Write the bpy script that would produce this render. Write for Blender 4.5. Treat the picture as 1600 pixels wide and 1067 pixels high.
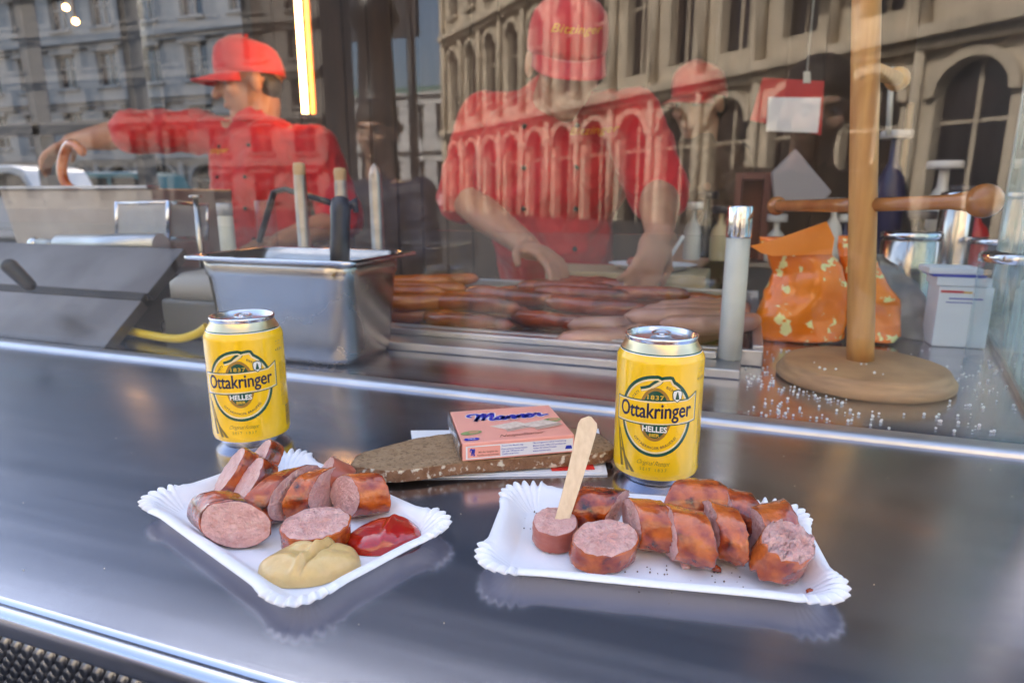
import bpy, math, random
from math import sin, cos, pi, radians as R, sqrt, atan2
from mathutils import Vector, Matrix, noise
from mathutils.bvhtree import BVHTree
random.seed(7)
sc = bpy.context.scene
col = sc.collection
for o in list(bpy.data.objects): bpy.data.objects.remove(o)

# ------------------------------------------------------------------ camera
FPX, YAW, PITCH, ROLL, H = 1012.42, .33997, .22133, .00086, .217
cf = Vector((-sin(YAW)*cos(PITCH), cos(YAW)*cos(PITCH), -sin(PITCH)))
cr = Vector((cos(YAW), sin(YAW), 0)); cu = cr.cross(cf)
cam_d = bpy.data.cameras.new('camera'); cam = bpy.data.objects.new('camera', cam_d); col.objects.link(cam)
cam.matrix_world = Matrix(((cr.x, cu.x, -cf.x, 0), (cr.y, cu.y, -cf.y, 0), (cr.z, cu.z, -cf.z, H), (0, 0, 0, 1)))
cam_d.sensor_width = 36; cam_d.lens = FPX/1600*36; cam_d.clip_start = .01; cam_d.clip_end = 1000
cam_d.dof.use_dof = True; cam_d.dof.focus_distance = .44; cam_d.dof.aperture_fstop = 8
sc.camera = cam
# ------------------------------------------------------------------ world, sun, exposure
SUN_EL, SUN_AZ = R(38), R(-24)          # azimuth from +Y, negative = towards -X
w = bpy.data.worlds.new('World'); sc.world = w; w.use_nodes = True
nt = w.node_tree; bg = nt.nodes['Background']
sky = nt.nodes.new('ShaderNodeTexSky'); sky.sky_type = 'NISHITA'; sky.sun_disc = False
sky.sun_elevation = SUN_EL; sky.sun_rotation = SUN_AZ; sky.dust_density = 5; sky.air_density = 1.0
nt.links.new(sky.outputs[0], bg.inputs[0]); bg.inputs[1].default_value = .15
sd = bpy.data.lights.new('sun', 'SUN'); sd.energy = 2.9; sd.angle = R(.5); sd.color = (1, .94, .86)
so = bpy.data.objects.new('sun', sd); col.objects.link(so)
tosun = Vector((sin(SUN_AZ)*cos(SUN_EL), cos(SUN_AZ)*cos(SUN_EL), sin(SUN_EL)))
so.rotation_euler = tosun.to_track_quat('Z', 'Y').to_euler(); so.location = (0, 0, 30)
vs = sc.view_settings; vs.view_transform = 'Standard'; vs.look = 'None'; vs.gamma = 1; vs.use_curve_mapping = False
sc.render.film_transparent = False
vs.exposure = 2.38
try:
    sc.cycles.max_bounces = 10; sc.cycles.transparent_max_bounces = 16; sc.cycles.glossy_bounces = 6
except Exception: pass

# ------------------------------------------------------------------ helpers
def ray(px, py): return cr*((px-800)/FPX) - cu*((py-533.5)/FPX) + cf
def on(px, py, z=0.0):
    d = ray(px, py); t = (z-H)/d.z; return Vector((d.x*t, d.y*t, z))
def at(px, py, Y):
    d = ray(px, py); t = Y/d.y; return Vector((d.x*t, Y, H+d.z*t))
MIR = .656                                   # plane of the shop window
def mirrored(p): return Vector((p[0], 2*MIR-p[1], p[2]))

ORG = {}
def tag(o, label=None, cat=None, group=None, kind=None):
    if label: o['label'] = label
    if cat: o['category'] = cat
    if group: o['group'] = group
    if kind: o['kind'] = kind
    return o
def thing(name, loc, label, cat, group=None):
    o = bpy.data.objects.new(name, None); col.objects.link(o); o.location = loc
    o.empty_display_size = .02
    ORG[o] = Vector(loc); return tag(o, label, cat, group)

class MB:
    def __init__(s): s.v = []; s.f = []; s.m = []; s.sm = []
    def add(s, vs, fs, m=0, sm=True):
        b = len(s.v); s.v += [Vector(x) for x in vs]
        for f in fs: s.f.append([b+i for i in f]); s.m.append(m); s.sm.append(sm)
        return s
    def box(s, lo, hi, m=0, rz=0, c=None):
        x0, y0, z0 = lo; x1, y1, z1 = hi
        vs = [Vector(p) for p in ((x0,y0,z0),(x1,y0,z0),(x1,y1,z0),(x0,y1,z0),(x0,y0,z1),(x1,y0,z1),(x1,y1,z1),(x0,y1,z1))]
        if rz:
            c = Vector(c) if c else Vector(((x0+x1)/2, (y0+y1)/2, 0)); M_ = Matrix.Rotation(rz, 3, 'Z')
            vs = [M_@(v-c)+c for v in vs]
        return s.add(vs, [(0,3,2,1),(4,5,6,7),(0,1,5,4),(1,2,6,5),(2,3,7,6),(3,0,4,7)], m, False)
    def hexa(s, b, t, m=0):
        return s.add(list(b)+list(t), [(0,3,2,1),(4,5,6,7),(0,1,5,4),(1,2,6,5),(2,3,7,6),(3,0,4,7)], m, False)
    def tube(s, path, r, n=14, m=0, cap=True):
        P = [Vector(p) for p in path]; k = len(P); rr = r if isinstance(r, (list, tuple)) else [r]*k
        vs = []; prev = None
        for i in range(k):
            t = (P[min(i+1, k-1)]-P[max(i-1, 0)]).normalized()
            if prev is None:
                a = Vector((0, 0, 1)) if abs(t.z) < .9 else Vector((1, 0, 0)); a = (a-t*a.dot(t)).normalized()
            else: a = (prev-t*prev.dot(t)).normalized()
            prev = a; b = t.cross(a)
            for j in range(n):
                th = 2*pi*j/n; vs.append(P[i]+(a*cos(th)+b*sin(th))*rr[i])
        fs = [(i*n+j, i*n+(j+1) % n, (i+1)*n+(j+1) % n, (i+1)*n+j) for i in range(k-1) for j in range(n)]
        s.add(vs, fs, m)
        if cap:
            b = len(s.v)-k*n
            s.f.append([b+j for j in reversed(range(n))]); s.m.append(m); s.sm.append(False)
            s.f.append([b+(k-1)*n+j for j in range(n)]); s.m.append(m); s.sm.append(False)
        return s
    def lathe(s, prof, c, n=48, m=0, sx=1, sy=1, wob=None):
        vs = []
        for r_, z in prof:
            for j in range(n):
                th = 2*pi*j/n; q = r_*(1+(wob(th, z) if wob else 0)); vs.append((c[0]+q*cos(th)*sx, c[1]+q*sin(th)*sy, c[2]+z))
        k = len(prof)
        return s.add(vs, [(i*n+j, i*n+(j+1) % n, (i+1)*n+(j+1) % n, (i+1)*n+j) for i in range(k-1) for j in range(n)], m)
    def ball(s, c, r, n=12, m=0, k=8, rot=None):
        rx, ry, rz = r if isinstance(r, (tuple, list)) else (r, r, r); vs = []
        for i in range(k+1):
            ph = -pi/2+pi*i/k
            for j in range(n):
                p = Vector((rx*cos(ph)*cos(2*pi*j/n), ry*cos(ph)*sin(2*pi*j/n), rz*sin(ph)))
                if rot: p = rot@p
                vs.append(Vector(c)+p)
        return s.add(vs, [(i*n+j, i*n+(j+1) % n, (i+1)*n+(j+1) % n, (i+1)*n+j) for i in range(k) for j in range(n)], m)
    def caps(s, a, b, ra, rb, n=12, m=0):
        a = Vector(a); b = Vector(b); d = (b-a).normalized(); path = []; rr = []
        for i in range(5):
            t = pi/2*i/4; path.append(a-d*ra*cos(t)); rr.append(max(ra*sin(t), ra*.05))
        for i in range(5):
            t = pi/2*i/4; path.append(b+d*rb*sin(t)); rr.append(max(rb*cos(t), rb*.05))
        return s.tube(path, rr, n, m)
    def prism(s, poly, d, m=0):
        d = Vector(d); k = len(poly); P = [Vector(p) for p in poly]
        fs = [list(range(k))[::-1], [k+i for i in range(k)]]+[(i, (i+1) % k, k+(i+1) % k, k+i) for i in range(k)]
        return s.add(P+[p+d for p in P], fs, m, False)
    def build(s, name, mats, parent=None, org=None, bevel=0, weld=False):
        me = bpy.data.meshes.new(name)
        o_ = ORG[parent] if parent is not None else Vector(org or (0, 0, 0))
        me.from_pydata([v-o_ for v in s.v], [], s.f)
        if not isinstance(mats, (list, tuple)): mats = [mats]
        for a in mats: me.materials.append(a)
        me.polygons.foreach_set('material_index', s.m); me.polygons.foreach_set('use_smooth', s.sm)
        me.update(); o = bpy.data.objects.new(name, me); col.objects.link(o)
        if weld:
            import bmesh
            bm = bmesh.new(); bm.from_mesh(me); bmesh.ops.remove_doubles(bm, verts=bm.verts, dist=1e-5)
            bmesh.ops.recalc_face_normals(bm, faces=bm.faces); bm.to_mesh(me); bm.free()
        if parent is not None: o.parent = parent; ORG[o] = o_
        else: o.location = o_; ORG[o] = o_
        if bevel:
            b = o.modifiers.new('bevel', 'BEVEL'); b.width = bevel; b.segments = 3; b.limit_method = 'ANGLE'; b.angle_limit = R(40)
        return o

def copy_tree(o, parent=None):
    c = o.copy(); col.objects.link(c)
    if parent is not None: c.parent = parent
    for ch in list(o.children): copy_tree(ch, c)
    return c

def M(name, c1, c2=None, scale=10, rough=.5, metal=0, bump=0, bscale=60, coat=0, sss=0, stretch=(1,1,1), bstretch=None,
      ramp=(.35, .65), detail=5, rvar=0, emit=None, estr=0, trans=0, alpha=1, spec=.5, c3=None, scale3=30, ramp3=(.6, .7), rvscale=None, sheen=0):
    m = bpy.data.materials.new(name); m.use_nodes = True; n = m.node_tree.nodes; l = m.node_tree.links
    b = n['Principled BSDF']; b.inputs['Roughness'].default_value = rough; b.inputs['Metallic'].default_value = metal
    b.inputs['Base Color'].default_value = (*c1, 1); b.inputs['Coat Weight'].default_value = coat; b.inputs['Coat Roughness'].default_value = .08
    b.inputs['Transmission Weight'].default_value = trans; b.inputs['Alpha'].default_value = alpha
    b.inputs['Specular IOR Level'].default_value = spec
    if sheen: b.inputs['Sheen Weight'].default_value = sheen
    if sss:
        b.inputs['Subsurface Weight'].default_value = sss; b.inputs['Subsurface Radius'].default_value = (.006, .002, .001); b.inputs['Subsurface Scale'].default_value = 1
    if emit: b.inputs['Emission Color'].default_value = (*emit, 1); b.inputs['Emission Strength'].default_value = estr
    tc = n.new('ShaderNodeTexCoord')
    def nz(sc_, st, det=detail):
        mp = n.new('ShaderNodeMapping'); mp.inputs['Scale'].default_value = st; l.new(tc.outputs['Object'], mp.inputs[0])
        t = n.new('ShaderNodeTexNoise'); t.inputs['Scale'].default_value = sc_; t.inputs['Detail'].default_value = det; l.new(mp.outputs[0], t.inputs['Vector']); return t
    def rp(t, a, b_, lo, hi):
        r = n.new('ShaderNodeMapRange'); r.inputs[1].default_value = lo; r.inputs[2].default_value = hi; r.inputs[3].default_value = a; r.inputs[4].default_value = b_
        l.new(t.outputs[0], r.inputs[0]); return r
    last = None
    if c2:
        f = rp(nz(scale, stretch), 0, 1, *ramp); mx = n.new('ShaderNodeMix'); mx.data_type = 'RGBA'
        l.new(f.outputs[0], mx.inputs[0]); mx.inputs[6].default_value = (*c1, 1); mx.inputs[7].default_value = (*c2, 1); last = mx.outputs[2]
    if c3:
        f = rp(nz(scale3, (1, 1, 1)), 0, 1, *ramp3); mx = n.new('ShaderNodeMix'); mx.data_type = 'RGBA'
        l.new(f.outputs[0], mx.inputs[0]); mx.inputs[7].default_value = (*c3, 1)
        if last: l.new(last, mx.inputs[6])
        else: mx.inputs[6].default_value = (*c1, 1)
        last = mx.outputs[2]
    if last: l.new(last, b.inputs['Base Color'])
    if rvar:
        f = rp(nz(rvscale or scale, bstretch or stretch), max(rough-rvar, .02), rough+rvar, .3, .7); l.new(f.outputs[0], b.inputs['Roughness'])
    if bump:
        t = nz(bscale, bstretch or (1, 1, 1)); bp = n.new('ShaderNodeBump'); bp.inputs['Strength'].default_value = 1; bp.inputs['Distance'].default_value = bump
        l.new(t.outputs[0], bp.inputs['Height']); l.new(bp.outputs[0], b.inputs['Normal'])
    return m

def text2d(s, size=1., shear=0., bold=0., sp=1., res=3):
    c = bpy.data.curves.new('t', 'FONT'); c.body = s; c.size = size; c.shear = shear; c.offset = bold; c.space_character = sp
    c.align_x = 'CENTER'; c.align_y = 'CENTER'; c.resolution_u = res; c.dimensions = '2D'; c.fill_mode = 'BOTH'
    o = bpy.data.objects.new('t', c); col.objects.link(o); dg = bpy.context.evaluated_depsgraph_get(); dg.update()
    me = o.evaluated_get(dg).to_mesh(); vs = [(v.co.x, v.co.y) for v in me.vertices]; fs = [tuple(p.vertices) for p in me.polygons]
    o.evaluated_get(dg).to_mesh_clear(); bpy.data.objects.remove(o); bpy.data.curves.remove(c)
    if vs:
        x0 = min(v[0] for v in vs); x1 = max(v[0] for v in vs); y0 = min(v[1] for v in vs); y1 = max(v[1] for v in vs)
        vs = [(v[0]-(x0+x1)/2, v[1]-(y0+y1)/2) for v in vs]
    return vs, fs
def fit(t, w, h=None):
    vs, fs = t; W_ = max(v[0] for v in vs)-min(v[0] for v in vs); H_ = max(v[1] for v in vs)-min(v[1] for v in vs)
    a = w/W_; b = h/H_ if h else a
    return [(x*a, y*b) for x, y in vs], fs
def crom(P, k=6, closed=False):
    out = []; n = len(P); P = [Vector((*p, 0)) if len(p) == 2 else Vector(p) for p in P]
    for i in range(n if closed else n-1):
        g = (lambda j: P[j % n]) if closed else (lambda j: P[max(0, min(n-1, j))])
        a, b, c, d = g(i-1), g(i), g(i+1), g(i+2)
        for q in range(k):
            t = q/k; out.append(.5*((2*b)+(c-a)*t+(2*a-5*b+4*c-d)*t*t+(3*b-a-3*c+d)*t**3))
    if not closed: out.append(P[-1])
    return out
def ribbon(P, w, closed=False):
    """2D stroke -> verts, faces; w number or list"""
    n = len(P); vs = []; P = [Vector((p[0], p[1])) for p in P]; wl = w if isinstance(w, list) else [w]*n
    for i in range(n):
        a = P[i-1] if (i or closed) else P[i]; b = P[(i+1) % n] if (i < n-1 or closed) else P[i]
        t = (b-a); t = t.normalized() if t.length > 1e-9 else Vector((1, 0)); q = Vector((-t.y, t.x))
        vs += [tuple(P[i]+q*wl[i]/2), tuple(P[i]-q*wl[i]/2)]
    fs = [(2*i, 2*i+1, 2*((i+1) % n)+1, 2*((i+1) % n)) for i in range(n if closed else n-1)]
    return vs, fs
def colfill(top, bot, x0, x1, n=16):
    vs = []
    for i in range(n+1):
        x = x0+(x1-x0)*i/n; vs += [(x, top(x)), (x, bot(x))]
    return vs, [(2*i, 2*i+1, 2*i+3, 2*i+2) for i in range(n)]

# ------------------------------------------------------------------ materials
steel = M('steel_counter', (.47,.48,.55), (.55,.56,.63), 5, rough=.22, metal=1, rvar=.05, stretch=(.5,1.2,1), bump=.00002, bscale=500, bstretch=(.05,1.6,1), rvscale=26, c3=(.42,.42,.47), scale3=9, ramp3=(.5,.95))
steel_strip = M('steel_strip', (.62,.63,.66), (.52,.53,.56), 14, rough=.42, metal=1, bump=.00005, bscale=200, bstretch=(.05,1,1))
steel_pan = M('steel_pan', (.56,.52,.47), (.46,.42,.38), 9, rough=.24, metal=1, rvar=.08, bump=.0001, bscale=30)
steel_dull = M('steel_dull', (.5,.49,.47), (.36,.35,.33), 12, rough=.42, metal=1, bump=.0002, bscale=60)
chrome = M('chrome', (.8,.8,.82), rough=.1, metal=1)
alu = M('can_aluminium', (.75,.76,.79), rough=.2, metal=1)
black_pl = M('black_plastic', (.018,.02,.026), rough=.35, bump=.0001, bscale=200)
dark = M('dark_gap', (.01,.01,.012), rough=.6)
whitepl = M('white_plastic', (.62,.65,.6), (.55,.56,.5), 20, rough=.35)
paper = M('tray_card', (.83,.84,.88), (.8,.81,.85), 40, rough=.55, bump=.00015, bscale=350, c3=(.55,.5,.42), scale3=60, ramp3=(.72,.76))
paper_w = M('white_paper', (.8,.81,.84), rough=.7)
wood_pole = M('pine_wood', (.66,.34,.10), (.50,.22,.06), 14, rough=.45, stretch=(6,6,.6), bump=.0004, bscale=40, bstretch=(5,5,.5), c3=(.22,.11,.04), scale3=22, ramp3=(.68,.76))
wood_base = M('plywood_base', (.52,.30,.14), (.38,.21,.10), 25, rough=.5, stretch=(1,1,8), bump=.0003, bscale=60)
wood_red = M('varnished_wood', (.38,.13,.035), (.5,.2,.06), 30, rough=.25, coat=.5)
wood_stick = M('birch_stick', (.78,.6,.4), (.7,.52,.33), 60, rough=.6, stretch=(6,6,.4), bump=.0001, bscale=200, bstretch=(6,6,.5))

def archglass(name, f0=.045, tint=(1,1,1), rough=0, dirt_or_sheen=0.0):
    m = bpy.data.materials.new(name); m.use_nodes = True; n = m.node_tree.nodes; l = m.node_tree.links; n.clear()
    out = n.new('ShaderNodeOutputMaterial'); mx = n.new('ShaderNodeMixShader'); tr = n.new('ShaderNodeBsdfTransparent'); gl = n.new('ShaderNodeBsdfGlossy')
    tr.inputs[0].default_value = (*tint, 1); gl.inputs['Roughness'].default_value = rough
    lw = n.new('ShaderNodeLayerWeight'); lw.inputs[0].default_value = .5
    p = n.new('ShaderNodeMath'); p.operation = 'POWER'; p.inputs[1].default_value = 5; l.new(lw.outputs['Facing'], p.inputs[0])
    q = n.new('ShaderNodeMapRange'); q.inputs[3].default_value = f0; q.inputs[4].default_value = 1; l.new(p.outputs[0], q.inputs[0])
    l.new(q.outputs[0], mx.inputs[0]); l.new(tr.outputs[0], mx.inputs[1]); l.new(gl.outputs[0], mx.inputs[2])
    if dirt_or_sheen:   # film of grease and dust; high values paint a bright greenish reflection instead
        df = n.new('ShaderNodeBsdfDiffuse' if dirt_or_sheen < .2 else 'ShaderNodeBsdfTranslucent'); df.inputs[0].default_value = ((.7,.7,.72,1) if dirt_or_sheen < .2 else (.5,.62,.6,1)); m2 = n.new('ShaderNodeMixShader')
        tc = n.new('ShaderNodeTexCoord'); mp = n.new('ShaderNodeMapping'); mp.inputs['Scale'].default_value = (1,1,.35); mp.inputs['Rotation'].default_value = (0,.6,0)
        t = n.new('ShaderNodeTexNoise'); t.inputs['Scale'].default_value = 9; t.inputs['Detail'].default_value = 9; t.inputs['Distortion'].default_value = 2
        l.new(tc.outputs['Object'], mp.inputs[0]); l.new(mp.outputs[0], t.inputs['Vector'])
        r = n.new('ShaderNodeMapRange'); r.inputs[1].default_value = .4; r.inputs[2].default_value = .75; r.inputs[3].default_value = dirt_or_sheen*.25; r.inputs[4].default_value = dirt_or_sheen
        l.new(t.outputs[0], r.inputs[0]); l.new(r.outputs[0], m2.inputs[0]); l.new(mx.outputs[0], m2.inputs[1]); l.new(df.outputs[0], m2.inputs[2]); l.new(m2.outputs[0], out.inputs[0])
    else: l.new(mx.outputs[0], out.inputs[0])
    return m
pane_mat = archglass('window_glass', .043, (.985,.99,.99), 0, .006)
screen_mat = archglass('screen_glass', .028, (.97,.985,.98), 0, .004)
side_mat = archglass('side_glass', .10, (.8,.92,.9), 0, .6)  # pale green translucence stands in for a bright reflection on this panel
jar_mat = archglass('jar_glass', .06, (.9,.93,.95))
film_mat = archglass('clear_film', .10, (.96,.96,.97), .12, .1)

# ================================================================== SETTING
pav = M('street_paving', (.075,.075,.08), (.05,.05,.055), 1.5, rough=.8, bump=.003, bscale=9)
MB().box((-150,-150,-1.3), (150,150,-1.102)).build('ground', pav)['kind'] = 'structure'
# counter: one folded steel sheet with rounded front lip
prof = [(.640,-.03),(.640,.0),(.2075,.0),(.2055,-.0006),(.2045,-.0016),(.2035,-.0016),(.2025,-.0002)]
for i in range(9):
    t = pi/2*i/8; prof.append((.2020-.0065*sin(t), -.0067+.0065*cos(t)))
prof += [(.1955,-.0125),(.1965,-.0145),(.2,-.0155),(.24,-.0155)]
def extrude(prof, x0, x1, mat, name, parent=None, n=1, kind=None, sm=True):
    b = MB(); k = len(prof); vs = []
    for i in range(n+1):
        x = x0+(x1-x0)*i/n; vs += [(x, y, z) for y, z in prof]
    b.add(vs, [(i*k+j, (i+1)*k+j, (i+1)*k+j+1, i*k+j+1) for i in range(n) for j in range(k-1)], 0, sm)
    o = b.build(name, mat, parent)
    if kind: o['kind'] = kind
    return o
cnt = thing('counter', (0,.2,-1.1), 'brushed stainless steel serving counter with rounded front lip, below the kiosk window', 'counter')
c_ = extrude(prof, -1.7, 1.0, steel, 'counter_top', cnt)
for p in c_.data.polygons: p.use_smooth = True
md = c_.modifiers.new('es', 'EDGE_SPLIT'); md.split_angle = R(35)
MB().box((-1.7,.225,-1.08), (1.0,.63,-.0165)).build('cabinet', steel_dull, cnt)
# pressed front panel (scales of polished metal)
pm = M('pressed_metal', (.16,.17,.2), (.3,.31,.34), 30, rough=.28, metal=1)
pan = MB(); pan.box((-1.7,.2055,-1.0), (1.0,.2245,-.0165))
k = 0; dx = .0088; dz = .0056; z = -.0275; row = 0
while z > -.13:
    x = -.62+(dx/2 if row % 2 else 0)
    while x < .0:
        vs = [(x+.0039*cos(t*pi/4), .2054, z+.0047*sin(t*pi/4)) for t in range(8)]
        vs += [(x+.0026*cos(t*pi/4), .2026, z-.0008+.0030*sin(t*pi/4)) for t in range(8)]+[(x, .2034, z-.0002)]
        pan.add(vs, [(t, (t+1) % 8, 8+(t+1) % 8, 8+t) for t in range(8)]+[(8+t, 8+(t+1) % 8, 16) for t in range(8)])
        x += dx
    z -= dz; row += 1
pan.build('pressed_panel', pm, cnt)['kind'] = 'stuff'
tb = MB(); tb.tube([(-1.7,.2035,-.0190),(1.0,.2035,-.0190)], .0022, 10); tb.build('panel_edge', steel_pan, cnt)
# strip under the window
sp = [(.6265,-.01),(.6265,.0015),(.629,.0045),(.633,.0060),(.6485,.0060),(.6500,.0048),(.6500,-.01)]
st = extrude(sp, -1.7, .262, steel_strip, 'window_sill_strip'); md = st.modifiers.new('es', 'EDGE_SPLIT'); md.split_angle = R(40)
tag(st, 'raised bright metal strip running under the kiosk window', 'sill')
# inner work top
wt = MB().box((-1.7,.6505,-.04), (1.6,1.42,0)).build('worktop', steel, bevel=.001)
tag(wt, 'inner steel worktop behind the kiosk window', 'worktop')
# window pane
wp = MB().box((-1.7,.6525,.0062), (.262,.6605,1.6)).build('window_pane', pane_mat); tag(wp, 'large front glass pane of the kiosk with street reflections', 'window')
# side panel
s0 = Vector((.272,.662,0)); s1 = Vector((.389,1.235,0)); dv = (s1-s0).normalized(); nv = Vector((dv.y,-dv.x,0))*.006
sg = thing('side_window', s0, 'greenish side glass panel at the right end of the kiosk window', 'window')
MB().hexa([s0-nv+Vector((0,0,.008)), s0+nv+Vector((0,0,.008)), s1+nv+Vector((0,0,.008)), s1-nv+Vector((0,0,.008))], [s0-nv+Vector((0,0,1.6)), s0+nv+Vector((0,0,1.6)), s1+nv+Vector((0,0,1.6)), s1-nv+Vector((0,0,1.6))]).build('pane', side_mat, sg)
MB().hexa([s0-nv*1.6, s0+nv*1.6, s1+nv*1.6, s1-nv*1.6], [v+Vector((0,0,.0075)) for v in (s0-nv*1.6, s0+nv*1.6, s1+nv*1.6, s1-nv*1.6)]).build('frame', steel_dull, sg)
MB().hexa([s1+dv*.001-nv*1.2, s1+dv*.001+nv*1.2, s1+dv*.012+nv*1.2, s1+dv*.012-nv*1.2], [v+Vector((0,0,1.6)) for v in (s1+dv*.001-nv*1.2, s1+dv*.001+nv*1.2, s1+dv*.012+nv*1.2, s1+dv*.012-nv*1.2)]).build('post', M('grey_seal', (.42,.45,.45), rough=.4), sg)
MB().box((.2635,.6405,.0002), (.2775,.6600,1.6)).build('corner_post', steel_strip, sg)

# kiosk shell
kb = M('dark_brown_wall', (.045,.026,.018), (.075,.042,.026), 3, rough=.55, stretch=(4,4,.6), bump=.002, bscale=8)
kl = M('kiosk_lining', (.10,.095,.095), (.07,.065,.065), 4, rough=.5)
kk = thing('kiosk', (0,2,-1.1), 'sausage stand interior with dark brown panelled walls and flat roof', 'kiosk')
MB().box((-2.75,3.3,-1.1), (.62,3.4,1.6)).build('back_wall', kb, kk)
MB().box((.63,1.45,-1.1), (.69,3.4,1.6)).build('side_wall', kl, kk)
MB().box((-5.2,1.00,1.602), (1.2,3.6,1.72)).build('roof', kl, kk)
MB().box((-5.2,.64,1.603), (1.2,0.9985,1.612)).build('added_skylight', screen_mat, kk)  # unseen glazed strip, added to let sky light onto griddle and bags
for i in range(5): MB().box((-4.0+i*1.05-.02,.64,1.613), (-4.0+i*1.05+.02,0.9985,1.66)).build('added_skylight_bar', kl, kk)  # bars of the added glazing
MB().box((-1.7,.66,-1.1), (1.6,.70,-.041)).build('front_wall', kl, kk)
MB().box((-5.2,.7,-1.1), (.62,3.3,-1.06)).build('floor', M('kiosk_floor', (.12,.1,.09), (.08,.07,.06), 5, rough=.6), kk)
for (a, b) in ((-2.751,-2.82), (-3.7,-3.76), (-4.6,-4.67)):
    MB().box((b,3.3,-1.06), (a,3.4,1.6)).build('mullion', M('mullion', (.06,.06,.065), rough=.5) if a == -2.751 else bpy.data.materials['mullion'], kk)
MB().box((-5.2,3.3,-1.06), (-2.821,3.39,-.15)).build('low_wall', kl, kk)
MB().box((-5.2,3.3,.62), (-2.821,3.38,.70)).build('transom', bpy.data.materials['mullion'], kk)
# vertical boards on the back wall, each its own part
for i in range(22):
    x = -2.74+i*.151
    MB().box((x,3.283,-1.05), (x+.145,3.299,1.59)).build('board', kb, kk, bevel=.003)

# ================================================================== BUILDINGS
stone = M('sandstone', (.58,.50,.39), (.40,.34,.26), .8, rough=.8, bump=.02, bscale=3)
stone_d = M('weathered_stone', (.26,.22,.17), (.18,.16,.13), .9, rough=.85, bump=.02, bscale=4)
wglass = M('dark_window', (.012,.011,.012), (.03,.02,.02), .6, rough=.15)
grey_r = M('grey_render', (.19,.175,.16), (.14,.13,.12), .4, rough=.85)
green_cloth = M('green_awning', (.05,.30,.2), (.5,.5,.35), 1.2, rough=.7, ramp=(.49,.51), stretch=(1,1,.01))

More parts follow.
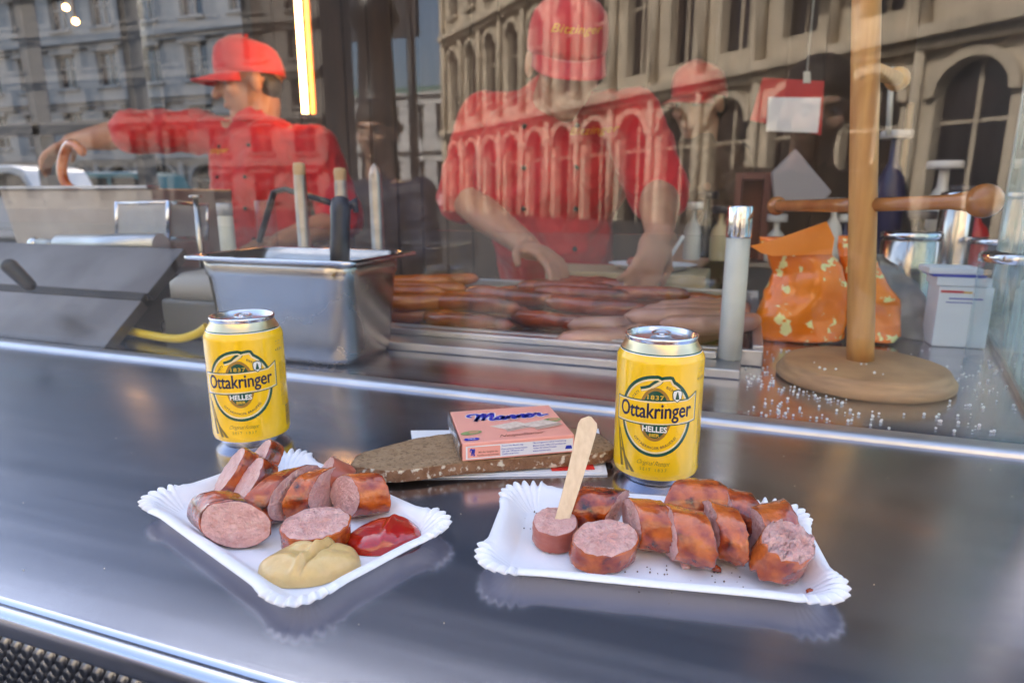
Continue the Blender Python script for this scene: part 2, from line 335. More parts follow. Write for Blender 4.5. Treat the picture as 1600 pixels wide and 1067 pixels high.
def facade(name, origin, direction, bays, bw, label, storeys, mats, depth=6, group=None, cap=None):
    """storeys: list of (z0, z1, kind). origin/direction on the ground plane (mirrored coordinates are the true ones)"""
    o = Vector(origin); d = Vector(direction).normalized(); n = Vector((-d.y, d.x, 0))     # n = outward normal
    root = thing(name, (o.x, o.y, -1.1), label, 'building', group)
    L = bays*bw
    def P(s, off, z): return (o.x+d.x*s+n.x*off, o.y+d.y*s+n.y*off, z)
    def bx(b, s0_, s1_, o0, o1, z0, z1, m=0):
        b.hexa([P(s0_,o0,z0), P(s1_,o0,z0), P(s1_,o1,z0), P(s0_,o1,z0)], [P(s0_,o0,z1), P(s1_,o0,z1), P(s1_,o1,z1), P(s0_,o1,z1)], m)
    top = max(s_[1] for s_ in storeys)
    core = MB(); bx(core, 0, L, -depth, -.55, -1.1, top); core.build('core', mats[1], root)
    proto = {}
    for bi in range(bays):
        for si, (z0, z1, kind) in enumerate(storeys):
            key = si
            if key in proto:
                for src in proto[key]:
                    c = src.copy(); col.objects.link(c); c.parent = root; c.location = (d.x*bw*bi, d.y*bw*bi, 0)
                continue
            pr = []
            b = MB(); h = z1-z0; mg = bw*.26 if kind != 'arch' else bw*.17
            bx(b, 0, mg, -.55, 0, z0, z1); bx(b, bw-mg, bw, -.55, 0, z0, z1)
            if kind == 'arch' or kind == 'roundwin':
                zs = z0+(h*.10 if kind == 'roundwin' else 0); w2 = (bw-2*mg)/2; zc = z1-h*.16-w2
                if kind == 'roundwin': bx(b, mg, bw-mg, -.55, 0, z0, zs)
                K = 8
                for j in range(K):
                    t0 = pi*j/K; t1 = pi*(j+1)/K
                    sa, sb = bw/2-w2*cos(t0), bw/2-w2*cos(t1); za, zb = zc+w2*sin(t0), zc+w2*sin(t1)
                    b.hexa([P(sa,-.55,za), P(sb,-.55,zb), P(sb,0,zb), P(sa,0,za)], [P(sa,-.55,z1), P(sb,-.55,z1), P(sb,0,z1), P(sa,0,z1)])
                # archivolt
                ring = MB()
                for j in range(K):
                    t0 = pi*j/K; t1 = pi*(j+1)/K; q = []
                    for (r_) in (w2, w2+.28):
                        q.append((bw/2-r_*cos(t0), zc+r_*sin(t0))); q.append((bw/2-r_*cos(t1), zc+r_*sin(t1)))
                    ring.hexa([P(q[0][0],.005,q[0][1]), P(q[1][0],.005,q[1][1]), P(q[1][0],.22,q[1][1]), P(q[0][0],.22,q[0][1])], [P(q[2][0],.005,q[2][1]), P(q[3][0],.005,q[3][1]), P(q[3][0],.22,q[3][1]), P(q[2][0],.22,q[2][1])])
                pr.append(ring.build('archivolt', mats[0], root))
            else:
                zs = z0+h*.2; ze = z1-h*.22
                bx(b, mg, bw-mg, -.55, 0, z0, zs); bx(b, mg, bw-mg, -.55, 0, ze, z1)
                hd = MB(); bx(hd, mg-.25, bw-mg+.25, .005, .35, ze+.05, ze+.3); pr.append(hd.build('window_hood', mats[0], root))
                hd = MB(); bx(hd, mg-.15, bw-mg+.15, .005, .25, zs-.25, zs-.02); pr.append(hd.build('window_sill', mats[0], root))
            pr.append(b.build('wall_bay', mats[0], root))
            if kind != 'arch' or True:
                g = MB(); bx(g, mg, bw-mg, -.54, -.45, z0, z1-.1); gg = g.build('window', wglass, root); pr.append(gg)
                fr = MB(); bx(fr, bw/2-.06, bw/2+.06, -.44, -.38, z0, z1-.15); bx(fr, mg, bw-mg, -.43, -.39, z0+h*.55, z0+h*.55+.1); pr.append(fr.build('window_frame', mats[0], root))
            if kind in ('roundwin', 'arch'):
                cl = MB(); cl.tube([P(.0,.22,z0), P(.0,.22,z0+h*.9)], [bw*.06, bw*.05], 10); pr.append(cl.build('column', mats[0], root))
            cn = MB(); bx(cn, 0, bw, .002, .75, z1-.32, z1+.02); bx(cn, 0, bw, .002, .4, z1-.62, z1-.322); pr.append(cn.build('cornice', mats[0], root))
            proto[key] = pr
    e = MB(); bx(e, -.6, -.02, -depth, .3, -1.1, top+.3); e.build('corner_pier', mats[0], root)
    if cap: r_ = MB(); bx(r_, 0, L, -depth, .2, top+.03, top+.9); r_.build('parapet', cap, root)
    return root
# palace: seen as a reflection in the window (so it stands behind the camera)
Av = Vector((-23.2,50.0)); A = Vector((Av.x, 2*MIR-Av.y, 0)); dr = Vector((.743,.669,0))
# outward normal is (-dy, dx): (-.669,.743) -> towards the kiosk
facade('palace', A, dr, 18, 3.15, 'large sunlit sandstone palace with arcades and arched windows, mirrored in the window', [(-1.1,5.2,'arch'),(5.3,12.2,'roundwin'),(12.3,18.2,'rect'),(18.3,24,'rect')], (stone, stone_d), cap=stone_d)
bv = on(660,330,-1.1)
facade('row_house', mirrored((-62,92,0)), (1,.05,0), 6, 4.2, 'pale grey building with tall white pilasters and green roof, far behind the palace corner', [(-1.1,7,'rect'),(7.1,15,'rect')], (M('pale_render', (.5,.5,.5), (.42,.42,.43), .5, rough=.8), grey_r), cap=M('green_copper', (.10,.19,.17), rough=.7))
facade('office_block', mirrored((-84,46,0)), (1,-.12,0), 11, 4.4, 'grey plain office block with rows of windows, mirrored at the left of the window', [(-1.1,3.2,'rect'),(3.3,7.2,'rect'),(7.3,11.2,'rect'),(11.3,15.2,'rect'),(15.3,19,'rect')], (grey_r, grey_r))
facade('tenement', (40,42,0), (-1,0,0), 28, 4.6, 'grey shaded town house block beyond the back of the kiosk', [(-1.1,3.4,'arch'),(3.5,8,'rect'),(8.1,12.5,'rect'),(12.6,17,'rect'),(17.1,21.5,'rect'),(21.6,27,'rect')], (M('warm_grey_render', (.22,.20,.175), (.16,.145,.13), .5, rough=.85), grey_r))  # raised by two storeys to keep sky glare off the counter

# green and white sun blind on the palace
p0 = A+dr*33+Vector((-.669,.743,0))*.9
aw = MB().hexa([p0+Vector((0,0,7.6)), p0+dr*7+Vector((0,0,7.6)), p0+dr*7+Vector((-.33,.37,7.6)), p0+Vector((-.33,.37,7.6))], [p0+Vector((0,0,9.2)), p0+dr*7+Vector((0,0,9.2)), p0+dr*7+Vector((-.33,.37,9.2)), p0+Vector((-.33,.37,9.2))]).build('sun_blind', green_cloth, org=p0)
tag(aw, 'green and cream striped banner hung along the palace front', 'banner')

# street lamp + sign, seen mirrored
iron = M('black_iron', (.015,.014,.016), rough=.4)
q = mirrored(at(597,330,6.2)); lp = thing('street_lamp', (q.x,q.y,-1.1), 'black ornate cast iron lamp post standing in front of the sky gap', 'lamp')
MB().lathe([(.42,0),(.42,.25),(.26,.35),(.22,.9),(.3,1.0),(.2,1.15),(.19,1.9),(.27,2.0),(.2,2.1),(.17,2.9),(.27,3.05),(.2,3.2),(.16,4.6)], (q.x,q.y,-1.1), 20).build('post', iron, lp)
MB().lathe([(.02,4.6),(.34,4.7),(.42,5.4),(.1,5.8),(.02,6.0)], (q.x,q.y,-1.1), 8).build('lantern', iron, lp)
q = mirrored(at(650,330,7.0)); sg_ = thing('street_sign', (q.x,q.y,-1.1), 'dark square street sign on a thin black pole', 'sign')
MB().tube([(q.x,q.y,-1.1),(q.x,q.y,3.0)], .05, 10).build('pole', iron, sg_)
MB().box((q.x-.75,q.y-.03,1.95), (q.x+.10,q.y+.03,3.1)).build('sign_board', M('sign_back', (.03,.03,.04), rough=.5), sg_)
q = mirrored(at(262,330,9)); fp = thing('flag_pole', (q.x,q.y,-1.1), 'tall white flagpole reflected left of the first worker', 'pole')
MB().tube([(q.x,q.y,1.45),(q.x,q.y,6)], .10, 12).build('shaft', M('white_enamel', (.8,.79,.72), rough=.4), fp)
MB().tube([(q.x,q.y,-1.1),(q.x,q.y,1.449)], .05, 12).build('base_shaft', iron, fp)

# vans in the street behind the kiosk, seen through the far left window
def van(px, Y, label, c, L=5.0, name='van'):
    p = at(px, 330, Y); x, y = p.x, p.y
    t = thing(name, (x,y,-1.1), label, 'van', 'vehicles parked beyond the kiosk')
    pts = [(-.5,.35),(-.5,1.15),(-.47,1.95),(-.40,2.15),(.22,2.15),(.30,2.05),(.40,1.25),(.5,1.05),(.51,.35)]
    MB().prism([(x+a*L, y-.95, -1.1+b) for a, b in pts], (0,1.9,0)).build('body', M('van_paint_'+name, c, rough=.3, coat=.6), t, bevel=.05)
    MB().prism([(x+a*L, y-.965, -1.1+b) for a, b in ((.0,1.3),(.0,1.95),(.2,1.95),(.28,1.85),(.36,1.3))], (0,.02,0)).build('side_window', wglass, t)
    MB().prism([(x+a*L, y-.962, -1.1+b) for a, b in ((-.45,1.35),(-.45,1.95),(-.04,1.95),(-.04,1.35))], (0,.015,0)).build('side_window', wglass, t)
    for a in (-.32,.33):
        wh = MB().tube([(x+a*L,y-.97,-.76),(x+a*L,y-.75,-.76)], .34, 20).build('wheel', black_pl, t)
        MB().tube([(x+a*L,y-.985,-.76),(x+a*L,y-.971,-.76)], .2, 16).build('rim', steel_dull, wh)
    return t
van(40, 14, 'white delivery van parked beyond the far left window', (.30,.31,.32))
van(215, 19, 'dark teal van parked beyond the kiosk, right of the white one', (.02,.09,.10))

# ================================================================== PEOPLE
skin = M('skin', (.46,.24,.15), (.40,.19,.12), 14, rough=.5, sss=.25)
skin_b = M('skin_tan', (.50,.30,.21), (.42,.24,.16), 14, rough=.5, sss=.25)
red_cl = M('red_cotton', (.55,.005,.010), (.44,.004,.008), 6, rough=.75, bump=.0006, bscale=300, sheen=.2)
red_cap = M('red_cap_cotton', (.66,.03,.04), (.56,.02,.03), 9, rough=.7, bump=.0005, bscale=400, sheen=.3)
hairm = M('dark_hair', (.015,.011,.009), (.03,.02,.015), 80, rough=.5, bump=.001, bscale=300, bstretch=(3,3,.4))
trous = M('dark_trousers', (.02,.02,.025), rough=.8)
yel = M('yellow_thread', (.8,.42,.02), rough=.6)
navy = M('navy_jacket', (.016,.02,.06), (.01,.013,.035), 5, rough=.6, bump=.002, bscale=12)
brown = M('brown_coat', (.13,.085,.055), (.10,.065,.04), 6, rough=.7, bump=.002, bscale=14)
eyew = M('eye_white', (.38,.34,.31), rough=.2); eyed = M('eye_iris', (.02,.012,.01), rough=.15)

def organic(name, mb, voxel, mat, parent, smooth=6, fold=0, fscale=9, seed=0):
    me = bpy.data.meshes.new('tmp'); me.from_pydata(mb.v, [], mb.f); o = bpy.data.objects.new('tmp', me); col.objects.link(o)
    m = o.modifiers.new('r', 'REMESH'); m.mode = 'VOXEL'; m.voxel_size = voxel; m.use_smooth_shade = True
    m2 = o.modifiers.new('s', 'SMOOTH'); m2.iterations = smooth; m2.factor = .5
    dg = bpy.context.evaluated_depsgraph_get(); dg.update(); ev = o.evaluated_get(dg)
    m3 = bpy.data.meshes.new_from_object(ev); bpy.data.objects.remove(o); bpy.data.meshes.remove(me)
    if fold:
        m3.update()
        nn = [v.normal.copy() for v in m3.vertices]
        for v, n_ in zip(m3.vertices, nn):
            p = v.co*fscale+Vector((seed, seed*2, 0))
            a = noise.noise(Vector((p.x, p.y, p.z*.7))); b = noise.noise(p*2.3+Vector((a*2, 0, a)))
            v.co += n_*fold*((1-abs(a)*3)+.5*(1-abs(b)*3))
    raw = [v.co.copy() for v in m3.vertices]; polys = [tuple(p.vertices) for p in m3.polygons]
    bvh = BVHTree.FromPolygons(raw, polys)
    for v in m3.vertices: v.co -= ORG[parent]
    m3.materials.clear(); m3.materials.append(mat)
    for p in m3.polygons: p.use_smooth = True
    m3.name = name; ob = bpy.data.objects.new(name, m3); col.objects.link(ob); ob.parent = parent; ORG[ob] = ORG[parent]
    return ob, bvh

def hand(mb, wrist, d, up, side, curl=.6, s=1.):
    """d: direction of fingers, up: back of the hand, side: +1 thumb on d x up side"""
    d = Vector(d).normalized(); up = Vector(up); up = (up-d*up.dot(d)).normalized(); lat = d.cross(up)*side; w = Vector(wrist)
    rot = Matrix((lat, d, up)).transposed()
    mb.ball(w+d*.045*s, (.040*s,.052*s,.017*s), 14, rot=rot, k=10)
    mb.ball(w+d*.03*s+lat*.022*s-up*.006*s, (.018*s,.034*s,.017*s), 12, rot=rot)
    for i, (off, ln) in enumerate(((.029,.075),(.010,.084),(-.010,.078),(-.028,.062))):
        p = w+d*.078*s+lat*off*s; c = curl*(1+.12*i); dd = d
        for k_, f_ in enumerate((.45,.32,.23)):
            ang = c*(.35+.45*k_); q_ = (dd*cos(ang)-up*sin(ang)).normalized(); p2 = p+q_*ln*f_*s
            mb.caps(p, p2, (.0098-.0012*k_)*s, (.0088-.0012*k_)*s, 10); p = p2; 
    p = w+d*.02*s+lat*.03*s; a = (lat*.75+d*.65-up*.35).normalized(); p2 = p+a*.038*s; mb.caps(p, p2, .0115*s, .0105*s, 10)
    a2 = (lat*.25+d*.85-up*.5).normalized(); mb.caps(p2, p2+a2*.03*s, .0105*s, .0085*s, 10)

def project_text(s_, size, origin, right, up, fwd, bvh, off=.0015, shear=.35, width=None, bend=0):
    vs, fs = text2d(s_, size, shear, 0, 1.05, 2)
    if width: vs, fs = fit((vs, fs), width, width*.2)
    out = []
    for x, y in vs:
        o_ = Vector(origin)+right*x+up*(y+bend*x*x)+fwd*.5; h_, n_, i_, dd = bvh.ray_cast(o_, -fwd, 1.0)
        if h_ is None: h_ = Vector(origin)+right*x+up*y
        out.append(h_+fwd*off)
    return out, fs

def person(loc, label, face, tilt, head, shoulders, elbows, wrists, fdir, fup, skinm, cloth, clothname='jacket', capm=None, cap_back=False,
           buttons=False, hips=None, voxel=.006, legs=True, chin_up=0, long_sleeve=False, chest_text=None, cap_text=None, curls=(.6,.6), group=None, hair_scale=1.):
    """all coordinates in world space. face: horizontal facing direction angle (radians, 0 = -Y, positive towards +X); tilt: head pitched down"""
    root = thing('person', loc, label, 'person', group); F = Vector((sin(face[0]), -cos(face[0]), 0)); Rt = Vector((F.y*-1, F.x, 0))   # Rt = screen right when facing camera
    BF = Vector((sin(face[1]), -cos(face[1]), 0)); BR = Vector((-BF.y, BF.x, 0))
    Z = Vector((0,0,1)); hc = Vector(head)                     # head centre
    hf = (F*cos(tilt)-Z*sin(tilt)); hu = (Z*cos(tilt)+F*sin(tilt)); hr = Rt
    rot = Matrix((hr, hf, hu)).transposed()
    def hp(x, y, z): return hc+hr*x+hf*y+hu*z
    s_l, s_r = Vector(shoulders[0]), Vector(shoulders[1]); neck = (s_l+s_r)/2+Z*.035; hip = Vector(hips)
    b = MB()
    b.ball(hp(0,-.012,.035), (.077,.094,.088), 24, k=16, rot=rot)
    b.ball(hp(0,.022,-.03), (.060,.068,.078), 20, k=14, rot=rot)
    b.ball(hp(0,.055,-.088), (.030,.028,.022), 14, rot=rot)            # chin
    b.caps(hp(0,.088,.012), hp(0,.110,-.026), .009, .0145)             # nose
    b.ball(hp(0,.082,-.058), (.024,.014,.010), 12, rot=rot)            # lips
    b.ball(hp(0,.078,.034), (.052,.016,.011), 14, rot=rot)             # brow
    for sx in (-1,1):
        b.ball(hp(sx*.042,.062,-.018), (.022,.022,.022), 12, rot=rot)
        b.ball(hp(sx*.079,-.012,-.008), (.010,.020,.032), 12, rot=rot)
    b.caps(hp(0,-.025,-.06), neck-Z*.03, .056, .062)
    # trunk
    chest = (s_l+s_r)/2-Z*.13; 
    rb = Matrix((BR, BF, Z)).transposed(); hw = (s_r-s_l).length/2
    b.ball(chest, (hw*.86,.10,.19), 24, k=16, rot=rb); b.ball(hip, (.155,.11,.15), 20, rot=rb); b.caps(chest, hip, .12, .125, 18)
    b.caps(s_l, s_r, .055, .055, 14)
    for i, (s_, e_, w_) in enumerate(((s_l, elbows[0], wrists[0]), (s_r, elbows[1], wrists[1]))):
        e_ = Vector(e_); w_ = Vector(w_)
        b.caps(s_, e_, .053, .042, 14); b.caps(e_, e_*.6+w_*.4, .042, .044, 14); b.caps(e_*.6+w_*.4, w_, .043, .027, 14)
        hand(b, w_, fdir[i], fup[i], 1 if i == 0 else -1, curls[i])
    if legs:
        for sx in (-1,1):
            hpp = hip+BR*.09*sx-Z*.05; kn = Vector((hpp.x, hpp.y, loc[2]+.52))+BF*.02; b.caps(hpp, kn, .082, .056); b.caps(kn, Vector((kn.x, kn.y, loc[2]+.09)), .054, .038)
            b.caps(Vector((kn.x, kn.y, loc[2]+.05)), Vector((kn.x, kn.y, loc[2]+.045))+BF*.14, .045, .035)
    body, bb = organic('body', b, voxel, skinm, root, smooth=3)
    for sx in (-1,1):
        ec = hp(sx*.031,.0705,.010); e = MB().ball(ec, .0125, 14, k=10).build('eye', eyew, root)
        MB().ball(ec+hf*.0078+Vector((0,0,-.001)), .0056, 12, k=8).build('iris', eyed, e)
    # hair
    h_ = MB(); h_.ball(hp(0,-.018,.040), (.079*hair_scale,.083,.078), 24, k=16, rot=rot); h_.ball(hp(0,-.050,-.008), (.072*hair_scale,.045,.052), 18, rot=rot)
    if not capm: h_.ball(hp(0,-.015,.06), (.083,.10,.082), 20, rot=rot)
    organic('hair', h_, .006, hairm, root, smooth=3, fold=.0015, fscale=60)
    ebm = MB()
    for sx in (-1,1): ebm.caps(hp(sx*.016,.096,.030), hp(sx*.048,.080,.034), .0035, .0028, 8)
    ebm.build('eyebrows', hairm, root)
    # clothes
    c = MB()
    c.ball(chest, (hw*.86+.014,.118,.205), 24, k=16, rot=rb); c.caps(chest-Z*.05, hip, .142, .158, 20); c.ball(hip-Z*.03, (.178,.135,.15), 20, rot=rb)
    c.ball(chest-Z*.14, (hw*.74,.125,.18), 20, rot=rb)
    c.caps(s_l-Z*.006, s_r-Z*.006, .062, .062, 14); c.caps(neck-Z*.055, neck+Z*.012, .085, .062, 16)
    for i, (s_, e_, w_) in enumerate(((s_l, elbows[0], wrists[0]), (s_r, elbows[1], wrists[1]))):
        e_ = Vector(e_); w_ = Vector(w_); k_ = .98 if not long_sleeve else 1.0
        c.caps(s_-Z*.004, s_.lerp(e_, k_), .066, .066 if not long_sleeve else .055, 16)
        if long_sleeve: c.caps(e_, w_, .055, .036, 14)
    jk, jb = organic(clothname, c, .009, cloth, root, smooth=4, fold=.0075, fscale=10, seed=loc[0]*7)
    if legs:
        t = MB()
        for sx in (-1,1):
            hpp = hip+BR*.09*sx-Z*.05; kn = Vector((hpp.x, hpp.y, loc[2]+.52))+BF*.02; t.caps(hpp, kn, .097, .075); t.caps(kn, Vector((kn.x, kn.y, loc[2]+.10)), .075, .06)
        organic('trousers', t, .014, trous, root)
        sh = MB()
        for sx in (-1,1):
            kn = hip+BR*.09*sx+BF*.02; sh.caps(Vector((kn.x, kn.y, loc[2]+.052)), Vector((kn.x, kn.y, loc[2]+.047))+BF*.15, .052, .045)
        organic('shoes', sh, .01, black_pl, root)
    if buttons:
        for r_ in range(4):
            for sx in (-1,1):
                o_ = chest+Z*(.10-.095*r_)+BR*sx*(.062)+BF*.5; h0, n0, i0, d0 = jb.ray_cast(o_, -BF, 1)
                if h0: MB().ball(h0+BF*.002, .0065, 10, k=6).build('button', dark, root)
        # collar
        cl = MB(); pts = [neck+Z*.018+(BR*cos(a)+BF*sin(a))*.063 for a in [R(90-150+300*i/16+0) for i in range(17)]]
        cl.tube(pts, .011, 8); cl.build('collar', cloth, jk)
    if chest_text:
        o_ = chest+Z*.085+BR*chest_text[1]; tv, tf = project_text(chest_text[0], .05, o_, BR, Z, BF, jb, .003, width=.11)
        MB().add(tv, tf, 0, False).build('lettering', yel, jk)
    if capm:
        fs = -1 if cap_back else 1
        # crown
        cm = MB(); n = 32
        prof_ = [(1.02,-.008),(1.03,.012),(1.0,.05),(.90,.085),(.70,.108),(.42,.122),(.14,.127),(.02,.128)]
        vs_ = []
        for (r_, z_) in prof_:
            for j in range(n):
                th = 2*pi*j/n; rr_ = r_*(1+.008*cos(6*th)*(z_ > .02)); vs_.append(hp((.084*rr_*cos(th)), -.005+.104*rr_*sin(th), .030+z_*.84+.012*sin(th)))
        K = len(prof_); cfs = [(i*n+j, i*n+(j+1) % n, (i+1)*n+(j+1) % n, (i+1)*n+j) for i in range(K-1) for j in range(n)]
        cp = cm.add(vs_, cfs).build('cap', capm, root); sb = cp.modifiers.new('s', 'SOLIDIFY'); sb.thickness = .002; sb.offset = 1
        MB().ball(hp(0,-.014,.142), (.008,.008,.005), 10).build('cap_button', capm, cp)
        # brim
        br = MB(); vs_ = []; m_ = 14; kk_ = 7
        for i in range(kk_):
            t = i/(kk_-1)
            for j in range(m_+1):
                a = R(20+140*j/m_); x = .084*cos(a)*(1+.02*t); y = (-.005+.104*sin(a)) + t*.075*(sin((a-R(20))/R(140)*pi)**.6)
                vs_.append(hp(x, y*fs, .036-.30*x*x*12*t-.012*t))
        br.add(vs_, [(i*(m_+1)+j, i*(m_+1)+j+1, (i+1)*(m_+1)+j+1, (i+1)*(m_+1)+j) for i in range(kk_-1) for j in range(m_)])
        bo = br.build('brim', capm, cp); sb = bo.modifiers.new('s', 'SOLIDIFY'); sb.thickness = .003
        if cap_text:
            bv_ = BVHTree.FromPolygons([Vector(v) for v in cm.v], cfs)
            fd = (hf*cos(.15)+hu*sin(.15)).normalized()
            tv, tf = project_text(cap_text, .05, hp(0,0,.078), hr, hu, fd, bv_, .003, width=.105)
            MB().add(tv, tf, 0, False).build('lettering', yel, cp)
    return root

# worker on the left, looking away to the left and reaching out with one arm
Y1 = 1.8
hL = at(392,132,Y1)
person((hL.x, Y1+.02, -1.06), 'worker in red chef jacket and red cap reaching to the left, face turned left', (R(-48), R(-6)), .12, hL,
       [at(318,205,Y1-.02), at(492,228,Y1+.0)], [at(205,208,Y1-.16), at(535,345,Y1+.02)], [at(112,222,Y1-.22), at(440,375,Y1-.2)],
       [(-.8,-.3,-.45), (-.5,-.6,-.1)], [(0,0,1), (0,.2,1)], skin, red_cl, capm=red_cap, buttons=True, hips=at(415,440,Y1+.03), chest_text=('Bitzinger', -.07), curls=(.8,.6))
# worker in the middle, bending over the board
Y2 = 1.62; hR = at(884,98,Y2-.14)
person((-.50, 1.74, -1.06), 'worker in red chef jacket and red cap bending over the chopping board', (R(26), R(14)), .50, hR,
       [at(757,184,Y2+.06), at(985,184,Y2-.04)], [at(724,310,Y2+.0), at(1030,300,Y2-.10)], [at(824,385,Y2-.30), at(1030,365,Y2-.32)],
       [(.75,-.55,-.22), (-.10,-.55,-.6)], [(.1,.2,1), (.5,.3,.8)], skin, red_cl, capm=red_cap, buttons=True, hips=at(870,470,Y2+.17), chest_text=('Bitzinger', .10), cap_text='Bitzinger', curls=(.75,.9))
# third worker at the back
Y3 = 2.45; h3 = at(1092,165,Y3)
person((h3.x, Y3, -1.06), 'third worker in red cap standing at the back, right of the bending worker', (R(-30), R(-20)), .15, h3,
       [at(1035,250,Y3), at(1140,250,Y3)], [at(1025,330,Y3), at(1150,330,Y3)], [at(1050,380,Y3-.15), at(1120,380,Y3-.15)],
       [(.3,-.8,-.2), (-.3,-.8,-.2)], [(0,0,1), (0,0,1)], skin_b, brown, clothname='shirt', capm=red_cap, hips=at(1088,400,Y3), voxel=.009)
# customers outside, mirrored in the window
q = mirrored(at(1276,175,1.95)); qx, qy, qz = q
person((qx,qy-.04,-1.1), 'person in brown coat standing before the window, mirrored behind the wooden pole', (R(180), R(180)), .25, (qx,qy,qz),
       [(qx+.17,qy-.05,qz-.20), (qx-.17,qy-.05,qz-.20)], [(qx+.22,qy+.03,qz-.44), (qx-.22,qy+.0,qz-.44)], [(qx+.10,qy+.20,qz-.36), (qx-.16,qy+.12,qz-.62)],
       [(-.5,.4,.1), (.1,.1,-1)], [(0,0,1), (-1,0,0)], skin_b, brown, clothname='coat', hips=(qx,qy-.07,qz-.72), voxel=.009, long_sleeve=True, curls=(.5,.4))
q = mirrored(at(592,230,2.5))
person((q.x, q.y, -1.1), 'customer in navy jacket and dark hair standing in the street', (R(170), R(170)), .1, (q.x, q.y+.02, q.z+.05),
       [(q.x+.19,q.y,q.z-.19), (q.x-.19,q.y,q.z-.19)], [(q.x+.25,q.y+.05,q.z-.45), (q.x-.25,q.y+.05,q.z-.45)], [(q.x+.15,q.y+.2,q.z-.5), (q.x-.15,q.y+.2,q.z-.5)],
       [(-.4,.5,.1), (.4,.5,.1)], [(0,0,1), (0,0,1)], skin_b, navy, hips=(q.x,q.y,q.z-.70), voxel=.010, long_sleeve=True)

# ================================================================== TRAYS
def tray(c, ang, L, W, label):
    rc = .007; t = thing('paper_tray', (c[0],c[1],0.0), label, 'tray', 'white card snack trays on the counter')
    per = []                              # perimeter samples of the floor outline with outward normal and corner weight
    hx, hy = L/2-.0185, W/2-.0185; corners = ((1,1),(-1,1),(-1,-1),(1,-1)); n_arc = 72; n_side = 44
    for ci, (sx, sy) in enumerate(corners):
        cx, cy = sx*(hx-rc), sy*(hy-rc); a0 = ci*pi/2
        for i in range(n_arc):
            u = i/(n_arc-1); a = a0+u*pi/2; per.append((cx+rc*cos(a), cy+rc*sin(a), cos(a), sin(a), 1.0, u))
        nx, ny = corners[(ci+1) % 4]; ex, ey = nx*(hx-rc)+rc*cos(a0+pi/2), ny*(hy-rc)+rc*sin(a0+pi/2); p = per[-1]
        for i in range(1, n_side):
            u = i/n_side; dist = min(u, 1-u)*sqrt((ex-p[0])**2+(ey-p[1])**2)
            per.append((p[0]+(ex-p[0])*u, p[1]+(ey-p[1])*u, p[2], p[3], max(0, 1-dist/.012), -dist if u < .5 else dist))
    bumpc = lambda wc, u: (sin(pi*u)**2 if wc == 1 else 0)
    rings = [(-.9,0,0),(-.5,0,0),(-.15,.0,0),(0,0,0),(.0015,.0005,.1),(.004,.0028,.5),(.0075,.0066,.9),(.0105,.0098,1),(.0135,.0112,1),(.0165,.0106,1),(.0178,.0096,1)]
    rnd = [random.uniform(-.6,.6) for _ in range(64)]
    vs = []; N = len(per); ca, sa = cos(ang), sin(ang)
    for (o_, z_, k_) in rings:
        for i, (x, y, nx, ny, wc, u) in enumerate(per):
            if o_ < 0: X, Y = x*(1+o_), y*(1+o_)
            else: X, Y = x+nx*o_*(1+.20*bumpc(wc,u)), y+ny*o_*(1+.20*bumpc(wc,u))
            wv = 0
            if wc > 0:
                ph = (u*7 if wc == 1 else (u*.9/.0012/9 if True else 0)); wv = sin(2*pi*ph+rnd[int(abs(i)/40) % 64])*wc*k_
                if wc < 1: wv = sin(2*pi*(u/.0055))*wc*wc*k_*.6
                X += nx*wv*.0015+nx*.0028*k_*wc; Y += ny*wv*.0015+ny*.0028*k_*wc
            z = .0012+z_+wv*.0016+ .0012*wc*k_
            z += .0004*noise.noise(Vector((X*30, Y*30, 1)))*(1 if z_ > 0 else .5) + .001*max(0, noise.noise(Vector((X*11+3, Y*11, 4))))*k_
            vs.append((c[0]+X*ca-Y*sa, c[1]+X*sa+Y*ca, z))
    fs = [(i*N+j, i*N+(j+1) % N, (i+1)*N+(j+1) % N, (i+1)*N+j) for i in range(len(rings)-1) for j in range(N)]
    vs.append((c[0], c[1], .0012)); ctr = len(vs)-1; fs += [(ctr, (j+1) % N, j) for j in range(N)]
    b = MB().add(vs, fs); o = b.build('card', paper, t)
    sd_ = o.modifiers.new('s', 'SOLIDIFY'); sd_.thickness = .0006; sd_.offset = 1
    ORG[t] = ORG[t]; return t
tray((-.2715,.3250), R(-20.5), .193, .121, 'square-looking white card tray on the left, with mustard and ketchup')
tray((-.041,.3750), R(9.8), .200, .113, 'long white card tray on the right, with the wooden stick')

